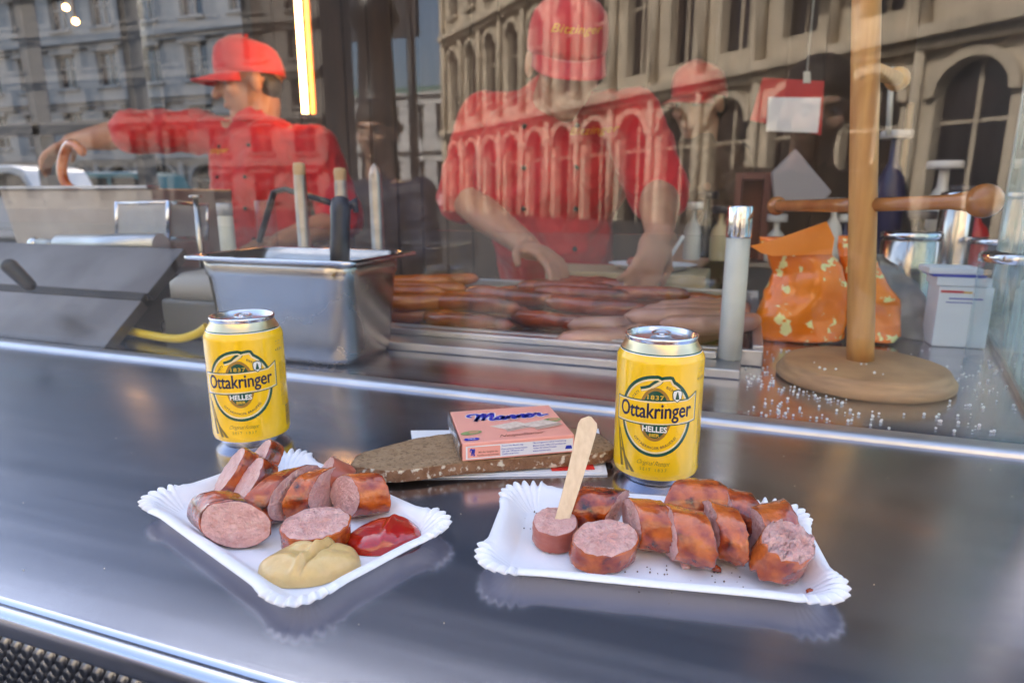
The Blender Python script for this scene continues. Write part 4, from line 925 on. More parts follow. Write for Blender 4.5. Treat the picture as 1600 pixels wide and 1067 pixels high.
    pr((shp, [tuple(range(8))]), 'shield_border', dgreen, 9, 13, 74.6); pr(([(x*.84, y*.84) for x, y in shp], [tuple(range(8))]), 'shield', canwhite, 10, 13, 74.6)
    pr(([(-1.6,-2.6),(1.6,-2.6),(1.0,.4),(.3,3.2),(-.3,3.2),(-1.0,.4)], [(0,1,2,3,4,5)]), 'shield_tower', dgreen, 11, 13, 74.6)
    def arctext(s_, size, rx, rz, amid, inside=True):
        W_ = 0; t0 = text2d(s_, 1, 0, .0, 1.1); hw_ = max(v[0] for v in t0[0]); vs = []
        for x, y in t0[0]:
            if inside: th = R(amid)-x*size/((rx+rz)/2); rr = y*size; vs.append((CX+(rx+rr)*cos(th), CZ+(rz+rr)*sin(th)))
            else: th = R(amid)+x*size/((rx+rz)/2); rr = -y*size; vs.append((CX+(rx+rr)*cos(th), CZ+(rz+rr)*sin(th)))
        pr((vs, t0[1]), 'lettering', navyp, 3)
    arctext('QUALITÄTS', 2.9, 20.8, 23.0, 149); arctext('BIER', 2.9, 20.8, 24.5, 62)
    arctext('OTTAKRINGER BRAUEREI', 3.0, 20.8, 24.3, 272, False)
    pr(fit(text2d('Original Rezept', 1, .55, -.005, .9), 25, 4.6), 'lettering', olive, 1, -2, 21.5); pr(fit(text2d('SEIT 1837', 1, 0, .0, 1.5), 20, 2.4), 'lettering', olive, 1, -2, 16.8)
    # hop spray, small print and bar code
    for (a_, b_, h1, h2) in ((-33,-24,43,12),(-36,-30,50,14),(-30,-19,28,12)):
        vs = []; 
        for i in range(7): q_ = i/6; vs += [(a_+(b_-a_)*q_-.4*(1-q_), h1+(h2-h1)*q_), (a_+(b_-a_)*q_+2.6*q_+.4, h1+(h2-h1)*q_+.5)]
        pr((vs, [(2*i, 2*i+1, 2*i+3, 2*i+2) for i in range(6)]), 'hop_spray', olive, 1)
    def vert(t_, tx, ty, w_, name='small_print', m_=brngold): vs, fs = fit(t_, w_); pr(([(-y, x) for x, y in vs], fs), name, m_, 1, tx, ty)
    for i, s_ in enumerate(('Zutaten: Brauwasser, Gerstenmalz, Hopfen', 'Ottakringer Brauerei AG, 1160 Wien', 'mindestens haltbar bis: siehe Boden')):
        vert(text2d(s_, 1), 36+i*2.2, 54, 40)
        vert(text2d(s_, 1), -40-i*2.2, 60, 40)
    pr(fit(text2d('Bier / Beer', 1), 7), 'small_print', brngold, 1, 36, 93); pr(fit(text2d('alc. 5,2% vol', 1), 7), 'small_print', brngold, 1, 36, 90.5)
    pr(fit(text2d('e 0,33 l', 1, 0, .01), 9.5), 'small_print', navyp, 1, 36.5, 85.5)
    rb = random.Random(4); y = 14
    while y < 33:
        h_ = rb.choice((.35,.6,.9)); pr(colfill(lambda x, y=y, h_=h_: y+h_, lambda x, y=y: y, 40, 50, 6), 'bar_code_line', navyp, 1); y += h_+rb.choice((.4,.7))
    return root
can((-.0535,.4935), 0.02, 'yellow beer can on the right, between the wooden stick and the glass, standing nearest')
can((-.411,.4496), -.14, 'yellow beer can on the left, in front of the steel container')

# ================================================================== INSIDE THE KIOSK
# steel container behind the glass
def rrect(x0, x1, y0, y1, r, z, k=6):
    out = []
    for (cx, cy, a0) in ((x1-r,y1-r,0),(x0+r,y1-r,90),(x0+r,y0+r,180),(x1-r,y0+r,270)):
        for i in range(k+1): a = R(a0+90*i/k); out.append((cx+r*cos(a), cy+r*sin(a), z))
    return out
def loft(loops, name, mat, parent=None, close_bottom=True, org=None, thick=0):
    b = MB(); n = len(loops[0]); vs = [p for l_ in loops for p in l_]
    fs = [(i*n+j, i*n+(j+1) % n, (i+1)*n+(j+1) % n, (i+1)*n+j) for i in range(len(loops)-1) for j in range(n)]
    if close_bottom: fs.append(tuple(range(n))[::-1])
    b.add(vs, fs); o = b.build(name, mat, parent, org)
    if close_bottom: o.data.polygons[len(fs)-1].use_smooth = False
    if thick: s_ = o.modifiers.new('s', 'SOLIDIFY'); s_.thickness = thick; s_.offset = 1
    return o
X0, X1, Yf, Yb = -.690, -.452, .672, .825
gp_ = thing('steel_container', ((X0+X1)/2,(Yf+Yb)/2,0), 'deep stainless steel food container behind the left beer can', 'food container')
bi = .013
loft([rrect(X0+bi+.012,X1-bi-.012,Yf+bi+.012,Yb-bi-.012,.02,.001), rrect(X0+bi+.003,X1-bi-.003,Yf+bi+.003,Yb-bi-.003,.026,.004), rrect(X0+bi,X1-bi,Yf+bi,Yb-bi,.030,.012),
      rrect(X0+.005,X1-.005,Yf+.005,Yb-.005,.030,.112), rrect(X0+.003,X1-.003,Yf+.003,Yb-.003,.030,.115), rrect(X0+.002,X1-.002,Yf+.002,Yb-.002,.03,.139)], 'tub', steel_pan, gp_, thick=.0012)
rimo = loft([rrect(X0+.002,X1-.002,Yf+.002,Yb-.002,.03,.1392), rrect(X0-.008,X1+.010,Yf-.006,Yb+.010,.02,.1402), rrect(X0-.012,X1+.014,Yf-.0075,Yb+.014,.014,.1385), rrect(X0-.012,X1+.014,Yf-.0075,Yb+.014,.014,.135)], 'rim', chrome, gp_, close_bottom=False, thick=.001)
a, b_ = Vector((-.52,.75,.03)), at(532,312,.80)
sp_ = thing('spatula', a, 'spatula with thick black handle standing in the steel container', 'spatula')
m1 = a.lerp(b_, .52); MB().tube([a,m1], .004, 10).build('shaft', steel_pan, sp_)
dd = (b_-a).normalized(); MB().tube([m1-dd*.004,m1,m1+dd*.03,a.lerp(b_,.8),a.lerp(b_,.93),b_,b_+dd*.004], [.011,.0135,.014,.0135,.0145,.0125,.006], 14).build('handle', black_pl, sp_)
MB().tube([b_-dd*.012+cr*.010,b_-dd*.004+cr*.020,b_-dd*.018+cr*.022], [.006,.008,.004], 10).build('hook', black_pl, sp_)
MB().hexa([a+Vector((-.03,-.001,-.02)),a+Vector((.03,-.001,-.02)),a+Vector((.03,.001,-.02)),a+Vector((-.03,.001,-.02))], [a+Vector((-.02,-.001,.02)),a+Vector((.02,-.001,.02)),a+Vector((.02,.001,.02)),a+Vector((-.02,.001,.02))]).build('blade', steel_pan, sp_)

# sloped hood on the far left
hood_st = M('hood_steel', (.20,.18,.17), (.13,.115,.11), 9, rough=.36, metal=1)
hd = thing('steel_hood', (-1.1,.73,0), 'sloping steel display hood at the left behind the glass', 'hood')
A0, A1 = Vector((0,.668,.0005)), Vector((0,.815,.118)); up_ = (A1-A0).normalized(); nn_ = Vector((0,-up_.z,up_.y))*.017
def xs(p, x): return Vector((x,p.y,p.z))
def slope(t0, t1, x0, x1, th, name, mat):
    a, b_ = A0.lerp(A1,t0), A0.lerp(A1,t1); q_ = nn_*th
    return MB().hexa([xs(a-q_,x0),xs(a-q_,x1),xs(a,x1),xs(a,x0)], [xs(b_-q_,x0),xs(b_-q_,x1),xs(b_,x1),xs(b_,x0)]).build(name, mat, hd, bevel=.0012)
slope(.0,.50,-1.66,-.868,1.0,'lower_sheet',hood_st); slope(.58,1.12,-1.66,-.868,1.0,'upper_sheet',hood_st); slope(.501,.579,-1.66,-.872,.6,'joint',dark)
MB().hexa([xs(A0,-1.66)+Vector((0,.02,0)),xs(A0,-.90)+Vector((0,.02,0)),Vector((-.90,.95,.0005)),Vector((-1.66,.95,.0005))], [xs(A1,-1.66)+Vector((0,-.002,-.03)),xs(A1,-.90)+Vector((0,-.002,-.03)),Vector((-.90,.95,.085)),Vector((-1.66,.95,.085))]).build('housing', black_pl, hd)
kb_ = at(45,445,.70); MB().caps(kb_, kb_+Vector((-.012,-.016,.03)), .010, .012, 14).build('handle', black_pl, hd)
# scale-like grey machine between hood and container
mc = thing('grey_machine', (-.80,.80,0), 'low grey machine with rounded lid between the hood and the steel container', 'machine')
MB().box((-.852,.76,.001), (-.712,.93,.060)).build('housing', M('grey_machine_plastic', (.12,.125,.12), rough=.4), mc, bevel=.006)
loft([rrect(-.846,-.716,.765,.925,.02,.0605), rrect(-.846,-.716,.765,.925,.02,.085), rrect(-.838,-.724,.775,.915,.03,.098), rrect(-.80,-.76,.80,.89,.02,.103)], 'lid', M('grey_lid', (.30,.30,.28), rough=.35), mc)
yc = M('yellow_hose', (.7,.5,.01), rough=.35)
o = MB().tube([(p.x,p.y,p.z) for p in crom([(-.90,.735,.012),(-.84,.722,.011),(-.775,.712,.012),(-.735,.709,.022),(-.715,.712,.034)], 8)], .0062, 12).build('hose', yc, org=(-.82,.71,.005)); tag(o, 'short yellow hose lying before the grey machine', 'hose')

# low glass screen with white post
scn = thing('glass_screen', (-.24,.86,0), 'low inner glass screen with its steel foot in front of the sausages', 'screen')
MB().box((-1.5,.853,.019), (-.022,.859,.168)).build('pane', screen_mat, scn)
MB().box((-1.5,.800,.0003), (.008,.872,.012)).build('foot', steel_strip, scn, bevel=.002)
MB().box((-1.5,.846,.0125), (-.022,.866,.022)).build('channel', steel_strip, scn, bevel=.002)
ps = thing('screen_post', (-.006,.86,.0125), 'white round post with chrome cap at the end of the glass screen', 'post')
MB().tube([(-.006,.858,.0126),(-.006,.858,.166)], .0145, 24).build('tube', whitepl, ps)
MB().tube([(-.006,.858,.1662),(-.006,.858,.168),(-.006,.858,.203),(-.006,.858,.205)], [.0148,.0152,.0152,.0142], 24).build('cap', chrome, ps)

# griddle with sausages
gd = thing('griddle', (-.3,1.08,0), 'wide steel griddle full of sausages behind the glass screen', 'griddle')
MB().box((-.70,.885,.001), (.02,1.33,.006)).build('plate', M('greasy_plate', (.05,.03,.022), (.10,.05,.03), 12, rough=.25, metal=.5), gd)
for (lo, hi) in (((-.715,.873,.0005),(.035,.884,.022)), ((-.715,1.331,.0005),(.035,1.345,.036)), ((-.715,.8845,.0005),(-.701,1.3305,.026)), ((.021,.8845,.0005),(.035,1.3305,.026))):
    MB().box(lo, hi).build('rim', steel_strip, gd, bevel=.002)
sg1 = M('fried_sausage', (.36,.065,.02), (.2,.03,.01), 30, rough=.22, coat=.6, c3=(.07,.016,.008), scale3=22, ramp3=(.58,.75))
sg2 = M('pale_sausage', (.52,.28,.22), (.40,.18,.13), 25, rough=.3, coat=.5)
sg3 = M('orange_sausage', (.55,.15,.02), (.36,.07,.012), 30, rough=.22, coat=.6)
rs = random.Random(11)
def sausage(p, ang, L, r, bend, mat, label):
    pts = []; rr = []; ax = Vector((cos(ang), sin(ang), 0)); lt = Vector((-sin(ang), cos(ang), 0)); K = 18
    for i in range(K+1):
        t = i/K*2-1; pts.append(Vector(p)+ax*(t*L/2)+lt*bend*(1-t*t)+Vector((0,0,.002*noise.noise(Vector((t*2, p[0]*30, 0)))))); rr.append(r*max(.12, (1-abs(t)**7)**.5)*(1+.03*sin(t*9+p[0]*50)))
    o = MB().tube(pts, rr, 12).build('sausage', mat, org=p); tag(o, label, 'sausage', 'sausages frying on the griddle'); return o
zone = [('left heap', 11, (-.64,-.42,.93,1.28), sg3), ('middle', 13, (-.44,-.14,.93,1.28), sg1), ('back row', 8, (-.40,-.05,1.14,1.30), sg1), ('right', 9, (-.20,-.03,.91,1.12), sg2)]
words = {'left heap': 'orange fried sausage in the heap at the left of the griddle', 'middle': 'brown fried sausage in the middle of the griddle', 'back row': 'dark fried sausage along the back rim of the griddle', 'right': 'pale uncooked sausage curled at the right front of the griddle'}
for zn, cnt_, (xa, xb, ya, yb), mt in zone:
    for i in range(cnt_):
        x = xa+(xb-xa)*rs.random(); y = ya+(yb-ya)*(i+.5)/cnt_; lay = .0065+.0145*(1+ (i % 2)*1.55)
        ang = {'left heap': R(rs.uniform(5,45)), 'middle': R(rs.uniform(-15,25)), 'back row': R(rs.uniform(-12,12)), 'right': R(rs.uniform(25,60))}[zn]
        nth = ('front','second','third','fourth','fifth','sixth','seventh','eighth','ninth','tenth','eleventh','twelfth','thirteenth')[i]
        sausage((x, y, lay), ang, rs.uniform(.15,.20), rs.uniform(.013,.0155), rs.uniform(-.02,.02) if zn != 'right' else -.03, mt, words[zn]+(', %s from the viewer' % nth if i else ', nearest to the viewer'))
# chopping board with a plate on top
cb = at(965,432,1.36); zb = .04
bo_ = MB().box((cb.x-.16,1.36,.001), (cb.x+.18,1.52,.058)).build('cutting_board', M('beech_board', (.52,.42,.27), (.45,.35,.2), 20, rough=.6, stretch=(.3,4,4)), org=(cb.x,1.44,.001), bevel=.004); tag(bo_, 'thick pale chopping board behind the griddle, under the hands of the worker', 'chopping board')
pc_ = (cb.x+.06,1.44); t = MB().lathe([(.001,.0005),(.05,.0005),(.06,.004),(.078,.013),(.083,.0135)], (pc_[0],pc_[1],.0585), 40, sx=1.15, sy=.8).build('paper_plate', paper, org=(pc_[0],pc_[1],.0585)); tag(t, 'white paper plate with a sausage on the chopping board', 'plate')
sausage((pc_[0]-.01,pc_[1],.0745), R(10), .09, .013, .006, sg1, 'single cooked sausage lying on the paper plate of the bending worker')
fk = thing('plastic_fork', (pc_[0]+.04,pc_[1],.07), 'white plastic fork standing up on the paper plate', 'fork'); p1, p2 = Vector((pc_[0]+.03,pc_[1]-.02,.07)), Vector((pc_[0]+.065,pc_[1]-.02,.135))
MB().tube([p1,p2], [.003,.0042], 8).build('handle', paper_w, fk)

# bun spikes
for (px, pt, nm, tan__) in ((467,258,'leftmost tall steel bun spike with a tan tip, in front of the left worker',1),(531,266,'middle tall steel bun spike, behind the black spatula handle',1),(585,256,'rightmost pointed steel bun spike, right of the black spatula handle',0)):
    tp = at(px, pt, 1.02); t = thing('bun_spike', (tp.x,1.02,0), nm, 'spike', 'tall steel bun spikes')
    MB().lathe([(.03,0),(.03,.004),(.0115,.006),(.0112,tp.z-.03),(.0108,tp.z-.022),(.0105,tp.z-.018)], (tp.x,1.02,.0005), 20).build('rod', M('spike_steel', (.45,.41,.36), (.33,.29,.24), 30, rough=.38, metal=.8) if 'spike_steel' not in bpy.data.materials else bpy.data.materials['spike_steel'], t)
    MB().lathe([(.0105,tp.z-.0178),(.008,tp.z-.008),(.002,tp.z),(.0002,tp.z+.001)] if not tan__ else [(.0108,tp.z-.0178),(.0112,tp.z-.002),(.009,tp.z+.003),(.001,tp.z+.004)], (tp.x,1.02,.0005), 20).build('tip', M('spike_tip', (.5,.33,.16), rough=.5) if tan__ else bpy.data.materials['spike_steel'], t)
# shaker, thin post, big steel box, mesh basket, roller
def jar(px, ptop, Y, r, z0, label, mat, name='jar', lidm=None, lidh=.02, cat=None, lbl=None, shape=None):
    tp = at(px, ptop, Y); h_ = tp.z-z0; t = thing(name, (tp.x,Y,z0), label, cat or name.replace('_', ' '))
    MB().lathe(shape(r, h_-lidh) if shape else [(r*.9,0),(r,.003),(r,h_-lidh-.004),(r*.9,h_-lidh)], (tp.x,Y,z0+.0005), 28).build('body', mat, t)
    if lidm: MB().lathe([(r*.9,h_-lidh+.0005),(r*1.03,h_-lidh+.001),(r*1.03,h_-.003),(r*.95,h_),(.0005,h_)], (tp.x,Y,z0+.0005), 28).build('lid', lidm, t)
    return t
jar(350,318,.96,.0135,0,'white plastic shaker with grey cap, left of the bun spikes',whitepl,'shaker',M('grey_cap', (.4,.42,.45), rough=.3),.022)
jar(412,298,1.10,.020,0,'clear drinking glass before the red jacket of the left worker',jar_mat,'drinking_glass')
tp = at(305,305,.98); t = thing('steel_rail_post', (tp.x,.98,0), 'thin steel post with a small flat cap, left of the white shaker', 'post')
MB().tube([(tp.x,.98,.0005),(tp.x,.98,tp.z-.006)], .005, 12).build('rod', steel_pan, t); MB().tube([(tp.x,.98,tp.z-.0058),(tp.x,.98,tp.z)], .011, 16).build('cap', steel_pan, t)
# pans, tongs handle
tp = at(440,322,1.06); MBo = MB().tube([at(405,378,1.06),at(428,300,1.06),at(445,296,1.06),at(500,312,1.06),at(520,318,1.06)], .006, 10).build('tongs', black_pl, org=at(430,378,1.06)); tag(MBo, 'dark bent tongs hanging before the left worker', 'tongs')
# large box
pA = at(25,368,1.15); pB = at(245,368,1.15); pT = at(25,296,1.15)
bxk = thing('steel_bin', ((pA.x+pB.x)/2,1.25,0), 'big dull steel bin at the far left, with food stains', 'bin')
MB().hexa([(pA.x+.02,1.15,.001),(pB.x-.0,1.15,.001),(pB.x,1.38,.001),(pA.x+.02,1.38,.001)], [(pA.x-.02,1.14,pT.z),(pB.x+.01,1.14,pT.z),(pB.x+.01,1.39,pT.z),(pA.x-.02,1.39,pT.z)]).build('bin_body', M('stained_steel', (.5,.46,.43), (.36,.31,.26), 5, rough=.4, metal=.7), bxk, bevel=.004)
MB().box((pA.x-.03,1.125,pT.z+.001), (pB.x+.015,1.16,pT.z+.007)).build('rim', steel_strip, bxk)
# roller tube
r1, r2 = at(62,382,.92), at(252,382,.92)
rl = thing('roller', ((r1.x+r2.x)/2,.92,.04), 'horizontal metal roller with end knob above the sloping hood', 'roller')
MB().tube([r1+Vector((.06,0,0)),r2], .020, 24).build('tube', steel_strip, rl); MB().tube([r1+Vector((.0,0,0)),r1+Vector((.058,0,0))], [.012,.012], 16).build('axle', steel_dull, rl); MB().ball(r1+Vector((-.012,0,0)), .014, 16).build('knob', chrome, rl)
for x in (r1.x+.02, r2.x-.02): MB().box((x-.008,.95,.001), (x+.008,.965,r1.z+.01)).build('bracket', steel_dull, rl)
# mesh basket
m0, m1_ = at(183,372,1.04), at(262,372,1.04); mt_ = at(183,318,1.04); m2_ = at(322,372,1.18)
mbk = thing('wire_basket', (m0.x,1.08,m0.z), 'fine wire mesh frying basket above the roller', 'basket')
wb = MB()
def grid(a, b_, c_, nx, nz, rad):
    for i in range(nx+1): p = a.lerp(b_, i/nx); wb.tube([p, p+(c_-a)], rad, 4, cap=False)
    for i in range(nz+1): p = a.lerp(c_, i/nz); wb.tube([p, p+(b_-a)], rad, 4, cap=False)
grid(m0, m1_, mt_, 34, 22, .0012); grid(m1_, m2_, m1_+(mt_-m0), 34, 22, .0012); o_ = wb.build('mesh', M('bright_wire', (.75,.75,.73), rough=.25, metal=.9), mbk); o_['kind'] = 'stuff'
for p in (m0, m1_, m2_): MB().tube([p-Vector((0,0,.006)), p+(mt_-m0)+Vector((0,0,.004))], .0045, 10).build('frame', chrome, mbk)
for a_, b__ in ((m0, m1_), (m1_, m2_)):
    MB().tube([a_+(mt_-m0), b__+(mt_-m0)], .0035, 10).build('frame', chrome, mbk); MB().tube([a_, b__], .0035, 10).build('frame', chrome, mbk)
MB().box((m0.x,1.05,.001), (m1_.x,1.15,m0.z-.008)).build('stand', steel_dull, mbk)

# coil sausage held by the left worker
cc = at(118,262,1.33); b = MB(); pts = [cc+Vector((-.052*cos(t)*1.0, .006*sin(t*2), .062*sin(t))) for t in [R(-70+250*i/28-30) for i in range(29)]]
b.tube(pts, [.006]+[.0125]*27+[.006], 14); tag(b.build('hanging_sausage', sg3, org=cc-Vector((0,0,.07))), 'curved orange sausage held up by the left worker', 'sausage')

# wooden roll stand
pb = on(1344,562,.022); cxy = Vector((pb.x+.002, pb.y-.012, 0)); 
ws = thing('wooden_stand', (cxy.x,cxy.y,0), 'tall wooden pole stand with round base and knobbed cross bars', 'stand')
MB().lathe([(.001,.0006),(.094,.0006),(.0965,.003),(.0965,.009),(.0935,.0125),(.0925,.0128),(.0915,.016),(.0885,.0205),(.084,.022),(.001,.0222)], (cxy.x,cxy.y,0), 72).build('base', wood_base, ws)
tp = at(1354,0,pb.y-.01); tp2 = Vector((pb.x,pb.y,.0223)); dp = (tp-tp2).normalized()
MB().tube([tp2+dp*(.02*i) for i in range(34)], [.0152*(1-.006*i*.3) for i in range(34)], 28).build('pole', wood_pole, ws)
c1 = tp2+dp*((at(1344,321,pb.y).z-.022)/dp.z)
eR = at(1538,314,.80); dR = (eR-c1).normalized(); eL = c1-dR*.0+ (at(1214,322,1.09)-c1)
bar = MB(); bar.tube([c1+dR*.010,c1+dR*.05,eR-dR*.03,eR-dR*.018,eR-dR*.006], [.0078,.0078,.0078,.010,.013], 16); bar.ball(eR, .0175, 24, k=16); bar.build('cross_bar', wood_red, ws)
dL = (eL-c1).normalized(); bar = MB(); bar.tube([c1+dL*.010,c1+dL*.06,eL-dL*.02,eL], [.0085,.0085,.0085,.011], 16); bar.ball(eL, .0145, 20); bar.build('cross_bar', wood_red, ws)
c2 = tp2+dp*((at(1352,108,pb.y).z-.022)/dp.z); e2 = at(1402,124,1.06)
d2 = (e2-c2).normalized(); bar = MB(); bar.tube([c2+d2*.008,e2-d2*.012,e2], [.0095,.0095,.012], 16); bar.ball(e2, .0160, 20, rot=None); bar.build('cross_bar', wood_pole, ws)

# orange bags
org_m = M('orange_bag_film', (1,.26,.0), (.95,.18,.0), 8, rough=.25, coat=.7, c3=(.95,.85,.35), scale3=48, ramp3=(.60,.62)); org_p = M('plain_orange_film', (1,.25,.0), (1,.35,.08), 6, rough=.25, coat=.7)
def bag(prof_px, Y, depth, name, mat, label, seed, zbot=.001, lum=.020, cat='bag'):
    """prof_px: list of (y_px, xl_px, xr_px) from top to bottom"""
    rows = []; 
    for (y, xl, xr) in prof_px: rows.append((at(xl,y,Y), at(xr,y,Y)))
    K = 40; n = 40; vs = []; R_ = len(rows)
    for i in range(K+1):
        t = i/K*(R_-1); k_ = min(int(t), R_-2); f_ = t-k_; f_ = f_*f_*(3-2*f_); a_ = rows[k_][0].lerp(rows[k_+1][0], f_); b__ = rows[k_][1].lerp(rows[k_+1][1], f_); g_ = i/K
        th_ = depth*(sin(min(1, g_*1.15)*pi/2)**.8)*(1 if g_ < .97 else .9)
        for j in range(n):
            q_ = 2*pi*j/n; cx_ = (a_+b__)/2; hw_ = (b__-a_)/2; sg_ = lambda v: math.copysign(abs(v)**.8, v)
            p = cx_+hw_*sg_(cos(q_))+Vector((0,1,0))*(depth*.5+.5*th_*sg_(sin(q_))); q3 = p*14+Vector((seed*5,0,0))
            crease = (abs(noise.noise(q3))-.25)+.6*(abs(noise.noise(q3*2.3))-.25)
            p += Vector((0,-1,0))*(-sin(q_))*lum*(-crease) if False else (Vector((cos(q_),sin(q_),0))*(-lum*crease))
            p.z = max(p.z, zbot); vs.append(p)
    fs = [(i*n+j, (i+1)*n+j, (i+1)*n+(j+1) % n, i*n+(j+1) % n) for i in range(K) for j in range(n)]+[tuple(range(n)), tuple(K*n+j for j in reversed(range(n)))]
    b = MB().add(vs, fs); c_ = rows[-1][0].lerp(rows[-1][1], .5); o = b.build(name, mat, org=(c_.x,Y+depth/2,zbot)); tag(o, label, cat); return o
b1 = bag([(372,1176,1240),(372,1185,1290),(395,1192,1302),(430,1206,1322),(470,1194,1330),(505,1184,1332),(528,1180,1330),(536,1196,1322)], 1.03, .07, 'orange_bag', org_m, 'big shiny orange plastic bag left of the wooden pole, pointed at the top', 2)
b1b = MB().prism([at(1172,384,1.035),at(1200,378,1.035),at(1292,346,1.035),at(1304,372,1.035),at(1300,398,1.035),at(1208,400,1.035),at(1190,396,1.035)], (0,.004,0)).build('top_flap', org_p, b1)
mm_ = at(1300,455,1.02)
b2 = bag([(370,1315,1362),(400,1318,1375),(440,1322,1395),(480,1325,1412),(510,1330,1418),(530,1335,1405),(537,1342,1395)], 1.06, .06, 'orange_bag', org_m, 'second orange bag with white and yellow print, right behind the wooden pole', 8)
greyf = M('grey_plastic_bag', (.32,.30,.29), (.25,.24,.23), 12, rough=.35, coat=.3)
b3 = bag([(400,1368,1392),(420,1370,1425),(450,1380,1450),(490,1385,1458),(520,1388,1455),(538,1395,1448)], 1.13, .06, 'grey_bag', greyf, 'crumpled grey plastic bag between the orange bag and the white carton', 5, lum=.035)
# carton with napkins
k0, k1 = on(1455,541), on(1539,546); kt = at(1458,447,k0.y)
ct = thing('white_carton', (k0.x+.04,k0.y+.03,0), 'white printed carton box standing right of the grey bag', 'carton')
ez = (k1-k0).normalized(); ew = Vector((-ez.y,ez.x,0)); hgt = kt.z; Lc = (k1-k0).length
q4 = [k0,k1,k1+ew*.055,k0+ew*.055]
MB().hexa([p+Vector((0,0,.0008)) for p in q4], [p+Vector((0,0,hgt)) for p in q4]).build('box', paper_w, ct, bevel=.001)
for (u, w_, v0, v1, mt) in ((.03,.42,.90,.94,red_cap),(.45,.16,.90,.93,yel),(.20,.62,.80,.82,blue),(.15,.5,.74,.755,blue)):
    a_ = k0+ez*Lc*u-ew*.0006; b__ = a_+ez*Lc*w_
    MB().add([a_+Vector((0,0,hgt*v0)), b__+Vector((0,0,hgt*v0)), b__+Vector((0,0,hgt*v1)), a_+Vector((0,0,hgt*v1))], [(0,1,2,3)], 0, False).build('print', mt, ct)
for i, (mt, dz_, dx_) in enumerate(((paper_w,.012,-.004),(blue,.003,-.010),(paper_w,.009,-.014))):
    zz = hgt+.001+(0,.0125,.016)[i]; sft = ez*dx_+ew*(.004*i); pk = [p+sft for p in q4]
    o = MB().hexa([p+Vector((0,0,zz)) for p in pk], [p+Vector((0,0,zz+dz_)) for p in pk]).build('napkin_pack' if mt == paper_w else 'blue_folder', mt, org=pk[0]+Vector((0,0,zz)), bevel=.001)
    tag(o, ('lower pack of white napkins lying on the white carton', 'thin blue folder between the two napkin packs', 'upper pack of white napkins with a blue edge')[i], 'napkins' if mt == paper_w else 'folder')
# steel canisters and jars
for (px, pt, Y, r, lb) in ((1425,362,1.25,.044,'steel canister with flat lid behind the grey bag'),(1500,300,1.5,.03,'narrow steel canister behind the knob of the cross bar')):
    jar(px, pt, Y, r, 0, lb, steel_pan, 'canister', chrome, .012)
jar(1590,395,1.02,.040,0,'clear glass jar with steel lid seen through the side glass',jar_mat,'glass_jar',chrome,.014)
jar(1560,372,1.45,.05,0,'tall glass jar behind the white carton, near the side glass',jar_mat,'glass_jar',chrome,.012)
# styrofoam-like sugar beads
bead = M('white_bead', (.85,.85,.86), rough=.5, sss=.2); rb = random.Random(5); pts = []
for i in range(46):
    t = i/46; pts.append((1165+ t*160+rb.uniform(-9,9), 585+ 42*t**.8+rb.uniform(-5,5)))
for i in range(34): pts.append((rb.uniform(1165,1250), rb.uniform(560,650)))
for i in range(44): pts.append((rb.gauss(1290,70), rb.gauss(655,11)))
for i in range(70): pts.append((rb.uniform(1440,1590), rb.uniform(560,640)))
for i in range(24): pts.append((rb.uniform(1320,1560), rb.uniform(640,690)))
for i in range(60): pts.append((rb.uniform(1160,1460), rb.uniform(545,600)))
sb_ = MB(); sb_.ball((0,0,0), .00145, 8, k=6); me0 = None; cnt_b = 0
for (x, y) in pts:
    p = on(x, y, .0016); 
    if p.y < .668 or (x < 1165 and y > 600): continue
    dd_ = ((p.x-cxy.x)**2+(p.y-cxy.y)**2)**.5
    if dd_ < .099:
        if dd_ > .082: continue
        p = on(x, y, .0238)
        if ((p.x-cxy.x)**2+(p.y-cxy.y)**2)**.5 > .082 or (p.xy-pb.xy).length < .018: continue
    if me0 is None: o = sb_.build('foam_bead', bead); me0 = o.data
    else: o = bpy.data.objects.new('foam_bead', me0); col.objects.link(o)
    s_ = rb.choice((.55,.7,.85,.95,1.1)); o.location = p; o.scale = (s_,s_,s_); tag(o, 'tiny white foam bead on the round base of the wooden stand' if dd_ < .099 else 'tiny white foam bead left of the wooden stand' if p.x < cxy.x-.06 else 'tiny white foam bead right of the wooden stand' if p.x > cxy.x+.09 else 'tiny white foam bead in front of the wooden stand' if p.y < cxy.y else 'tiny white foam bead behind the wooden stand', 'bead', 'white foam beads scattered on the worktop'); cnt_b += 1

# things on the right half behind
def hang(): pass
q = at(1228,120,1.9); rp_ = thing('red_clipboard', (q.x,1.9,at(1228,205,1.9).z), 'red board with a white sheet of paper hanging right of the workers', 'board')
MB().prism([at(1192,122,1.9),at(1288,127,1.9),at(1283,212,1.9),at(1172,188,1.9)], (0,.006,0)).build('red_sheet', M('red_board', (.5,.03,.03), rough=.6), rp_)
MB().prism([at(1201,152,1.893),at(1283,153,1.893),at(1278,208,1.893),at(1197,205,1.893)], (0,.004,0)).build('paper_sheet', paper_w, rp_)
MB().prism([at(1256,112,1.895),at(1266,112,1.895),at(1267,130,1.895),at(1255,130,1.895)], (0,.008,0)).build('clip', whitepl, rp_)
MB().tube([at(1261,112,1.9),at(1261,112,1.9)+Vector((0,0,1.62-at(1261,112,1.9).z-.02))], .002, 6).build('string', whitepl, rp_)
o = MB().prism([at(1243,232,1.55),at(1300,300,1.55),at(1285,318,1.55),at(1210,312,1.55),at(1205,270,1.55)], (0,.05,0)).build('paper_bag', M('grey_paper_bag', (.30,.27,.27), rough=.8), org=at(1250,315,1.55), bevel=.004); tag(o, 'grey pointed paper bag behind the left cross bar', 'paper bag')
sh = thing('back_shelf', (.1,1.75,-1.06), 'dark shelf unit with bottles standing behind the wooden stand', 'shelf')
